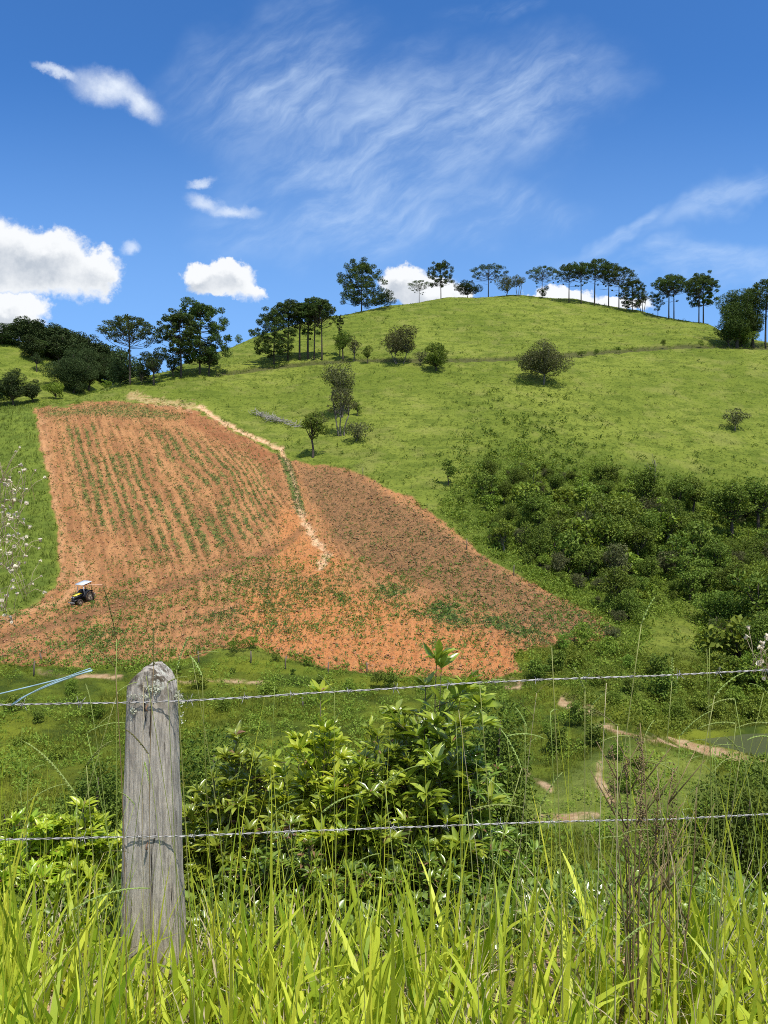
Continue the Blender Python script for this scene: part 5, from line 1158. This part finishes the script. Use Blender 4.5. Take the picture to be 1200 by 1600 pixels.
# bushes further down the bank
for i, (u, vt, vb, Y, wp, mt, lo, lab) in enumerate([
    (338, 1108, 1300, 11, 140, 'dark', 0.0, 'dark round bush down the bank, just right of the wooden post'),
    (146, 1158, 1330, 12, 110, 'dark', 0.0, 'dark bush down the bank left of the wooden post'),
    (772, 1092, 1420, 10, 120, 'dark', 0.0, 'tall dark bush down the bank behind the tallest near shrub'),
    (720, 1130, 1420, 9.5, 150, 'dark', 0.0, 'dark bush hidden behind the tallest near shrub'),
    (560, 1175, 1450, 9, 240, 'dark', 0.0, 'dark bush hidden behind the centre shrubs'),
    (430, 1210, 1450, 9.5, 200, 'dark', 0.0, 'dark bush hidden behind the shrub right of the post'),
    (1150, 1196, 1480, 11, 190, 'dark', 0.0, 'big dark bush at the right edge in front of the pond'),
    (1225, 1180, 1480, 12, 170, 'dark', 0.0, 'dark bush cut by the right edge of the picture'),
    (1075, 1290, 1480, 10, 120, 'dark', 0.0, 'lower dark bush left of the big one at the right edge'),
    (960, 1345, 1480, 9.5, 190, 'mid', 0.0, 'low mid-green bush behind the grass right of centre'),
    (850, 1330, 1480, 9.5, 170, 'mid', 0.0, 'low bush behind the grass just right of the shrubs'),
    (745, 1380, 1480, 8.5, 150, 'dark', 0.0, 'low dark bush behind the grass in the centre'),
    (250, 1400, 1490, 7.5, 220, 'dark', 0.0, 'low dark bush behind the foot of the wooden post'),
    (50, 1395, 1490, 7.5, 240, 'mid', 0.0, 'low bush behind the grass at the left edge'),
    (20, 1235, 1330, 13, 110, 'mid', 0.0, 'green bush down the bank at the left edge')]):
    x = (u - 600) / 1200 * Y; zg = float(H(np.array([x]), np.array([Y]))[0]); zt = (800 - vt) / 1200 * Y; h = max(0.6, zt - zg); w = wp / 1200 * Y
    root = tree_thing('bank_bush', ('bk', i), lambda: broadleaf(1300 + i, h, w * 0.98, lo, 1.0, 0.052, 34, 'round'), M[mt], M['bark'], lab, 'bush', (x, Y, zg), 0, 1.0)
    for ch in root.children:
        if ch.name.startswith('crown'): ch.name = 'foliage'
        else: ch.name = 'stem'
# ------------------------------------------------------------ grass on the verge
M['blade'] = leafmat('verge_grass', (0.20, 0.30, 0.013), (0.64, 0.67, 0.065), 0.42, 0.5, 0.3, tcol=(1.3, 1.2, 0.4))
M['straw'] = leafmat('straw', (0.42, 0.35, 0.20), (0.60, 0.52, 0.34), 0.3, 0.7, 0.15, tcol=(1.1, 1.0, 0.8))
def nearset(n, y0, y1, seed, amax=0.62):
    R = rs(seed); y = y0 + (y1 - y0) * R.rand(n); x = R.uniform(-amax, amax, n) * (y + 0.35); return R, np.stack([x, y, H(x, y) - 0.02], -1)
def bl(name, n, y0, y1, seed, L0, L1, w0, w1, lean, c0, c1, mat, lab, pw=1.0, clump=True, seg=6):
    R, base = nearset(n, y0, y1, seed)
    if clump:
        k = (fbm(base[:, 0] * 2.6, base[:, 1] * 2.6, 2, 2) + 0.5) > R.rand(n) * 0.85; base = base[k]
    n = len(base); L = L0 + (L1 - L0) * R.rand(n) ** pw
    uu = 600 + 1200 * base[:, 0] / base[:, 1]; L *= 1 - 0.38 * sstep(-np.abs(uu - 238), -110, -50)      # trodden round the post
    L *= 1 + 0.22 * fbm(base[:, 0] * 1.8, base[:, 1] * 1.8, 2, 4) * 2
    V_, F_, T_ = blades(base, L, R.uniform(w0, w1, n), np.abs(R.randn(n)) * lean, R.rand(n) * 6.283, R.uniform(c0, c1, n), seg, R.rand(n), prof=2.2, twist=R.randn(n) * 0.9)
    o = mk(name, V_, F_, mat, None, T_, smooth=True); tag(o, lab, None, None, 'stuff')
bl('verge_grass', 4700, 1.45, 2.75, 51, 0.16, 0.52, 0.012, 0.034, 0.32, 0.0, 1.3, M['blade'], 'bright yellow-green verge grass with broad blades along the bottom', 1.3)
bl('tall_verge_grass', 620, 1.6, 2.8, 52, 0.40, 0.80, 0.005, 0.014, 0.14, 0.05, 0.6, M['blade'], 'taller narrow grass blades rising above the verge grass', 1.5)
bl('dry_straw', 3400, 1.5, 3.1, 53, 0.15, 0.42, 0.004, 0.010, 0.8, 0.3, 2.2, M['straw'], 'dead straw lying between the green blades')
bl('thin_grass', 380, 1.8, 3.3, 54, 0.5, 1.0, 0.002, 0.004, 0.10, 0.0, 0.35, M['blade'], 'very thin upright grass stems')
R, base = nearset(3400, 2.9, 8.0, 55); x, y, z = base.T
lumps('bank_undergrowth', R, x, y, z, 0.08 + 0.20 * R.rand(len(x)), 60, M['smallleaf'], 0.15, 'low leafy undergrowth on the bank below the fence')
R, base = nearset(2600, 8.0, 22.0, 56); x, y, z = base.T
lumps('lower_bank_scrub', R, x, y, z, 0.2 + 0.4 * R.rand(len(x)), 40, M['mid'], 0.2, 'scrub lower down the bank')
# ------------------------------------------------------------ flowering grass stalks
sp_v = np.array([(0, 0, 0), (.5, .4, .3), (0, .45, .55), (-.5, .4, .3), (0, .4, -.3), (0, 1, 0.1)], float); sp_f = [np.array([(0, 1, 2), (0, 2, 3), (0, 3, 4), (0, 4, 1), (5, 2, 1), (5, 3, 2), (5, 4, 3), (5, 1, 4)])]
M['head'] = leafmat('green_seed_heads', (0.24, 0.34, 0.07), (0.40, 0.47, 0.15), 0.35, 0.6, 0.2, tcol=(1.2, 1.15, .6))
M['headd'] = leafmat('dark_seed_heads', (0.11, 0.13, 0.03), (0.19, 0.17, 0.06), 0.25, 0.7, 0.15)
M['culm'] = leafmat('grass_culm', (0.22, 0.30, 0.05), (0.34, 0.36, 0.12), 0.2, 0.5, 0.3)
M['culmb'] = leafmat('brown_culm', (0.15, 0.11, 0.05), (0.26, 0.19, 0.09), 0.1, 0.6, 0.2)
def raceme(mb, rb, p, d, L, R, fat=1.0):
    t = np.linspace(0, 1, 9)[:, None]; d = np.asarray(d, float); q_ = p + d * L
    pts = p * (1 - t) + q_ * t + np.array([0, 0, 1]) * (t * (1 - t)) * L * 0.35 ; rb.add(*tube(pts, 0.0011 * fat, 5), 0.5)
    n = int(L / 0.0036); s = np.linspace(0.02, 1, n); base = np.stack([np.interp(s, t[:, 0], pts[:, i]) for i in range(3)], -1)
    side = norm(np.cross(d, (0, 0.2, 1.0))) ; sg = np.where(np.arange(n) % 2, 1, -1)[:, None]
    dd = norm(d * 1.3 + side * sg * 0.75 + np.array([0, 0, -0.25])); X, Y_, Z = frames(dd, np.tile([0, -1, .4], (n, 1))); k = (0.0075 * fat * (1 - 0.45 * s ** 3) * R.uniform(.85, 1.15, n))[:, None]
    V_, F_, T_ = stamp(sp_v, sp_f, base, X * k * .55, Y_ * k, Z * k * .55, R.rand(n)); mb.add(V_, F_, T_)
def stalk(base, tip, racs, mat_h, mat_c, lab, seed, grp=None, fat=1.0, r0=0.0013):
    R = rs(seed); root = empty('grass_stalk', tuple(base)); base = np.asarray(base); tip = np.asarray(tip) - base; bnd = np.array([-tip[0] * .12, 0, 0]) + R.randn(3) * (.01, .01, 0)
    pts = bez((0, 0, -.03), tip, bnd, 12); cb = MB(); cb.add(*tube(pts, np.linspace(r0, 0.0008, 12), 5), R.rand()); cb.build('stem', mat_c, root, True)
    for (f, d, L) in racs:
        j = f * 11; i0 = min(10, int(j)); p = pts[i0] * (1 - (j - i0)) + pts[i0 + 1] * (j - i0)
        hb, rb = MB(), MB(); raceme(hb, rb, p, norm(np.asarray(d, float)), L, R, fat); V1, F1, T1 = rb.out(); hb.add(V1, F1, T1); hb.build('seed_head', mat_h, root)
    tag(root, lab, 'grass stalk', grp); return root
# the ones the photograph singles out: tip, raceme end
spec = [
 ((182, 998), (162, 918), 1.6, 'headd', 'culm', 'dark seed spike leaning over the ploughed field just right of the tractor'),
 ((240, 1040), (240, 986), 1.9, 'headd', 'culmb', 'dark upright seed spike standing straight above the wooden post'),
 ((180, 1042), (136, 1004), 1.6, 'headd', 'culmb', 'thin brown seed spike arching left above the post at the field bottom'),
 ((276, 1046), (294, 996), 1.7, 'head', 'culm', 'pale green seed spike rising right of the post top'),
 ((316, 1056), (298, 1026), 1.7, 'head', 'culm', 'small curved pale spike to the right of the post top'),
 ((262, 1066), (292, 1058), 2.1, 'head', 'culm', 'seed spike lying across the right shoulder of the post'),
 ((232, 1178), (196, 1140), 2.0, 'headd', 'culm', 'seed spike crossing the face of the post'),
 ((226, 1190), (234, 1228), 2.1, 'head', 'culm', 'short pale spike hanging down the middle of the post'),
 ((120, 1244), (40, 1160), 1.4, 'head', 'culm', 'long drooping seed spike at the left, below the top wire'),
 ((135, 1195), (175, 1158), 1.5, 'head', 'culm', 'straight pale spike left of the post, pointing up right'),
 ((112, 1422), (232, 1388), 1.5, 'head', 'culm', 'long horizontal seed spike crossing the lower part of the post'),
 ((502, 1270), (560, 1242), 1.4, 'head', 'culm', 'curved fat green spike in front of the centre shrubs'),
 ((730, 1268), (816, 1262), 1.4, 'head', 'culm', 'arched green spike over the right side of the tallest shrub'),
 ((792, 1150), (850, 1154), 1.7, 'head', 'culm', 'horizontal green spike right of the tallest shrub, above the meadow'),
 ((845, 1258), (878, 1208), 1.5, 'head', 'culm', 'pale spike pointing up right over the bare ground'),
 ((862, 1012), (850, 1002), 1.5, 'headd', 'culm', 'short dark spike at the foot of the ploughed lobe'),
 ((914, 1078), (896, 1044), 1.6, 'head', 'culm', 'pale green spike leaning left just under the top wire'),
 ((984, 1150), (938, 1160), 1.7, 'head', 'culm', 'spike pointing left beneath the top wire, right of centre'),
 ((1150, 1130), (1092, 1138), 1.8, 'head', 'culm', 'notched green spike above the pond, upper one'),
 ((1148, 1092), (1104, 1106), 1.8, 'head', 'culm', 'notched green spike right below the top wire near the pond'),
 ((1205, 1130), (1150, 1138), 1.8, 'head', 'culm', 'green spike over the pond at the right edge'),
 ((1205, 1152), (1168, 1156), 1.7, 'head', 'culm', 'small spike low over the pond water at the right edge'),
 ((1050, 1062), (1050, 1028), 1.9, 'head', 'culm', 'upright pale spike tip standing on the top wire at the right'),
 ((1002, 975), (1022, 935), 1.5, 'head', 'culm', 'blurred spike pointing up before the yellow-green clearing'),
 ((965, 1480), (1022, 1440), 1.3, 'head', 'culm', 'big seed spike slanting up right in the right-hand grass'),
 ((905, 1478), (935, 1436), 1.3, 'head', 'culm', 'spike slanting up in the grass right of the centre'),
]
for i, (a, b_, Y, hm, cm, lab) in enumerate(spec):
    p = np.array(PX(*a, Y)); e = np.array(PX(*b_, Y + rs(i).uniform(-.02, .03))); R = rs(700 + i); d = e - p; L = np.linalg.norm(d)
    bx_ = p[0] + R.uniform(-.10, .12) - np.sign(d[0]) * .05; by = Y + R.uniform(0.0, .25); bz = float(H(np.array([bx_]), np.array([by]))[0])
    stalk((bx_, by, bz), p, [(1.0, d / L, L)], M[hm], M[cm], lab, 800 + i, 'seed-bearing grass stalks', fat=1.0 if L > .03 else .8)
# the many thin ones nothing tells apart
R = rs(61)
for i in range(72):
    z1 = i < 48
    u = R.choice([R.uniform(700, 1210), R.uniform(-20, 1210)]); Y = R.uniform(1.5, 3.0); vtip = R.uniform(1100, 1400) if z1 else R.uniform(1000, 1200)
    tip = np.array(PX(u, vtip, Y)); bx_ = tip[0] + R.randn() * .10; bz = float(H(np.array([bx_]), np.array([Y]))[0])
    rac = []
    for k in range(R.randint(0, 3)):
        a = R.choice([0, math.pi]) + R.randn() * .8; rac.append((1.0 - .08 * k, (math.cos(a), math.sin(a) * .6, R.uniform(-.1, .9)), R.uniform(.05, .10)))
    dry = R.rand() < 0.15
    where_ = 'left of the post' if u < 190 else 'between the post and the tallest shrub' if u < 640 else 'right of the tallest shrub'
    lb = ('thin straw-coloured grass stem ' if dry else 'thin green grass stem ') + ('with small seed spikes ' if rac else 'without seeds ') + where_
    stalk((bx_, Y, bz), tip, rac, M['headd'] if dry else M['head'], M['straw'] if dry else M['culm'], lb, 900 + i, lb + ' ones', fat=.8, r0=0.0011)
# clump of dark dead weed stalks
R = rs(62); PK = ['tallest', 'second tallest', 'leftmost', 'forked', 'rightmost', 'bent', 'thickest', 'shortest', 'thin middle', 'crossing', 'rear']
for i, (u0, u1, v1) in enumerate([(1000, 1000, 1130), (985, 978, 1190), (958, 955, 1165), (1010, 1030, 1200), (1050, 1052, 1200), (1012, 960, 1220), (990, 996, 1240), (1030, 1042, 1290), (998, 1004, 1170), (975, 1060, 1262), (1020, 1088, 1230)]):
    Y = 2.1 + R.uniform(-.1, .15); tip = np.array(PX(u1, v1, Y)); bx_ = (u0 - 600) / 1200 * Y; bz = float(H(np.array([bx_]), np.array([Y]))[0]); root = empty('dry_weed_stalk', (bx_, Y, bz)); b = MB(); t = tip - np.array([bx_, Y, bz])
    pts = bez((0, 0, -.03), t, (R.randn() * .02, 0, 0), 10); b.add(*tube(pts, np.linspace(0.0034, 0.0012, 10), 6), R.rand())
    for k in range(6):
        j = R.randint(4, 9); a = R.choice([0, math.pi]); L = R.uniform(.05, .16); e = pts[j] + np.array([math.cos(a) * L * .55, R.randn() * .03, L]); b.add(*tube([pts[j], (pts[j] + e) / 2, e], [0.002, .0015, .001], 4), R.rand())
    b.build('stem', M['culmb'], root, True)
    if v1 < 1210:
        hb = MB()
        for k in range(12):
            f = R.uniform(.72, 1); p = pts[0] * (1 - f) + pts[-1] * f; n = 16; hb.add(*stamp(sp_v, sp_f, p + R.randn(n, 3) * (.006, .006, .02), *[norm(R.randn(n, 3)) * .006 for _ in range(3)], R.rand(n)))
        hb.build('seed_head', M['culmb'], root)
    tag(root, PK[i] + ' dead brown weed stalk of the clump at the right, before the meadow', 'weed stalk', 'dead brown weed stalks')
# bent dry leaf heap at the right bottom
R = rs(63); n = 90; bx0 = np.array(PX(1120, 1500, 2.2))
base = np.stack([R.uniform(.88, 1.15, n), R.uniform(2.0, 2.5, n), np.full(n, 0.)], -1); base[:, 2] = H(base[:, 0], base[:, 1])
V_, F_, T_ = blades(base, R.uniform(.3, .62, n), R.uniform(.003, .008, n), R.uniform(.3, .9, n), R.uniform(-.6, .5, n), R.uniform(-.5, .5, n), 6, R.rand(n), twist=R.randn(n))
M['ash'] = leafmat('bleached_straw', (0.46, 0.42, 0.34), (0.62, 0.58, 0.50), .2, .8, .1)
tag(mk('bleached_straw', V_, F_, M['ash'], None, T_), 'bleached grey dead stalks leaning at the lower right', None, None, 'stuff')
n = 46; base = np.stack([R.uniform(.50, .95, n), R.uniform(1.55, 1.9, n), np.full(n, 0.)], -1); base[:, 2] = H(base[:, 0], base[:, 1]) + .02
V_, F_, T_ = blades(base, R.uniform(.3, .5, n), R.uniform(.008, .018, n), R.uniform(.1, .6, n), R.rand(n) * 6.28, R.uniform(1.2, 2.8, n), 8, R.rand(n), twist=R.randn(n) * .5)
tag(mk('curled_dead_leaves', V_, F_, M['straw'], None, T_, smooth=True), 'curled cream dead grass leaves in the lower right grass', None, None, 'stuff')
# ------------------------------------------------------------ dry flowering weeds at both edges
def flowerweed(lab, base_uv, regs, Y, n, seed, hs):
    R = rs(seed); p0 = np.array(PX(*base_uv, Y)); p0[2] = float(H(np.array([p0[0]]), np.array([Y]))[0]); root = empty('flowering_weed', tuple(p0)); st = MB()
    hubs = [np.array(PX(*h_, Y + R.uniform(-.05, .05))) - p0 for h_ in regs]
    top = np.array(hubs).max(0)[2]; side = np.sign(p0[0]) * 0.10
    main = bez((side, 0, -.03), (side * .6, 0, top), (R.randn() * .02, 0, 0), 12); st.add(*tube(main, np.linspace(.002, .0009, 12), 6), .5)
    for hb in hubs:
        j = int(np.argmin(np.abs(main[:, 2] - (hb[2] - .07)))); st.add(*tube(bez(main[j], hb, (R.randn() * .01, 0, -0.015), 8), np.linspace(.0007, .0004, 8), 4), .5)
    hm = MB()
    for k in range(9):
        a = k / 9 * 6.283; hm.add(*stamp(LBIG[0], LBIG[1], np.zeros((1, 3)), *[v_[None] * .008 for v_ in (np.array([-math.sin(a), math.cos(a), 0]) * .45, norm(np.array([math.cos(a), math.sin(a), .9])), np.array([0, 0, 1.]))], np.array([R.rand()])))
    hm.add(*tube([(0, 0, -.004), (0, 0, .004)], .003, 6), 0.1)
    V_, F_, T_ = hm.out(); first = None
    for i in range(n):
        hb = hubs[i % len(hubs)]; e = hb + R.randn(3) * np.array([.022, .02, .022]); st.add(*tube([hb + R.randn(3) * .006 - (0, 0, .03), (hb + e) / 2 - (0, 0, .006), e], [.0006, .0005, .0004], 4), .8)
        if first is None: first = mk('flower_head', V_, F_, M['cream'], root, T_, True); o = first
        else: o = bpy.data.objects.new('flower_head', first.data); C.objects.link(o); o.parent = root
        o.location = e; o.rotation_euler = (R.randn() * .9, R.randn() * .9, R.rand() * 6.28); k = hs * R.uniform(.6, 1.1); o.scale = (k, k, k)
    st.build('stem', M['straw'], root, True); tag(root, lab, 'weed')
M['cream'] = leafmat('cream_flower_heads', (0.62, 0.55, 0.38), (0.90, 0.86, 0.72), .25, .7, .15, tcol=(1, 1, .9))
flowerweed('dry weed with many small cream flower heads at the left edge, over the green strip', (-70, 1400), [(6, 728), (20, 765), (4, 800), (26, 800), (2, 825), (38, 838), (6, 860), (22, 870), (40, 905), (6, 925), (18, 950), (40, 752), (4, 770)], 1.55, 96, 64, 0.8)
flowerweed('dry weed with a few fluffy cream heads at the right edge above the top wire', (1235, 1400), [(1188, 1010), (1180, 1022), (1194, 1034), (1202, 1018)], 1.5, 14, 65, 1.0)
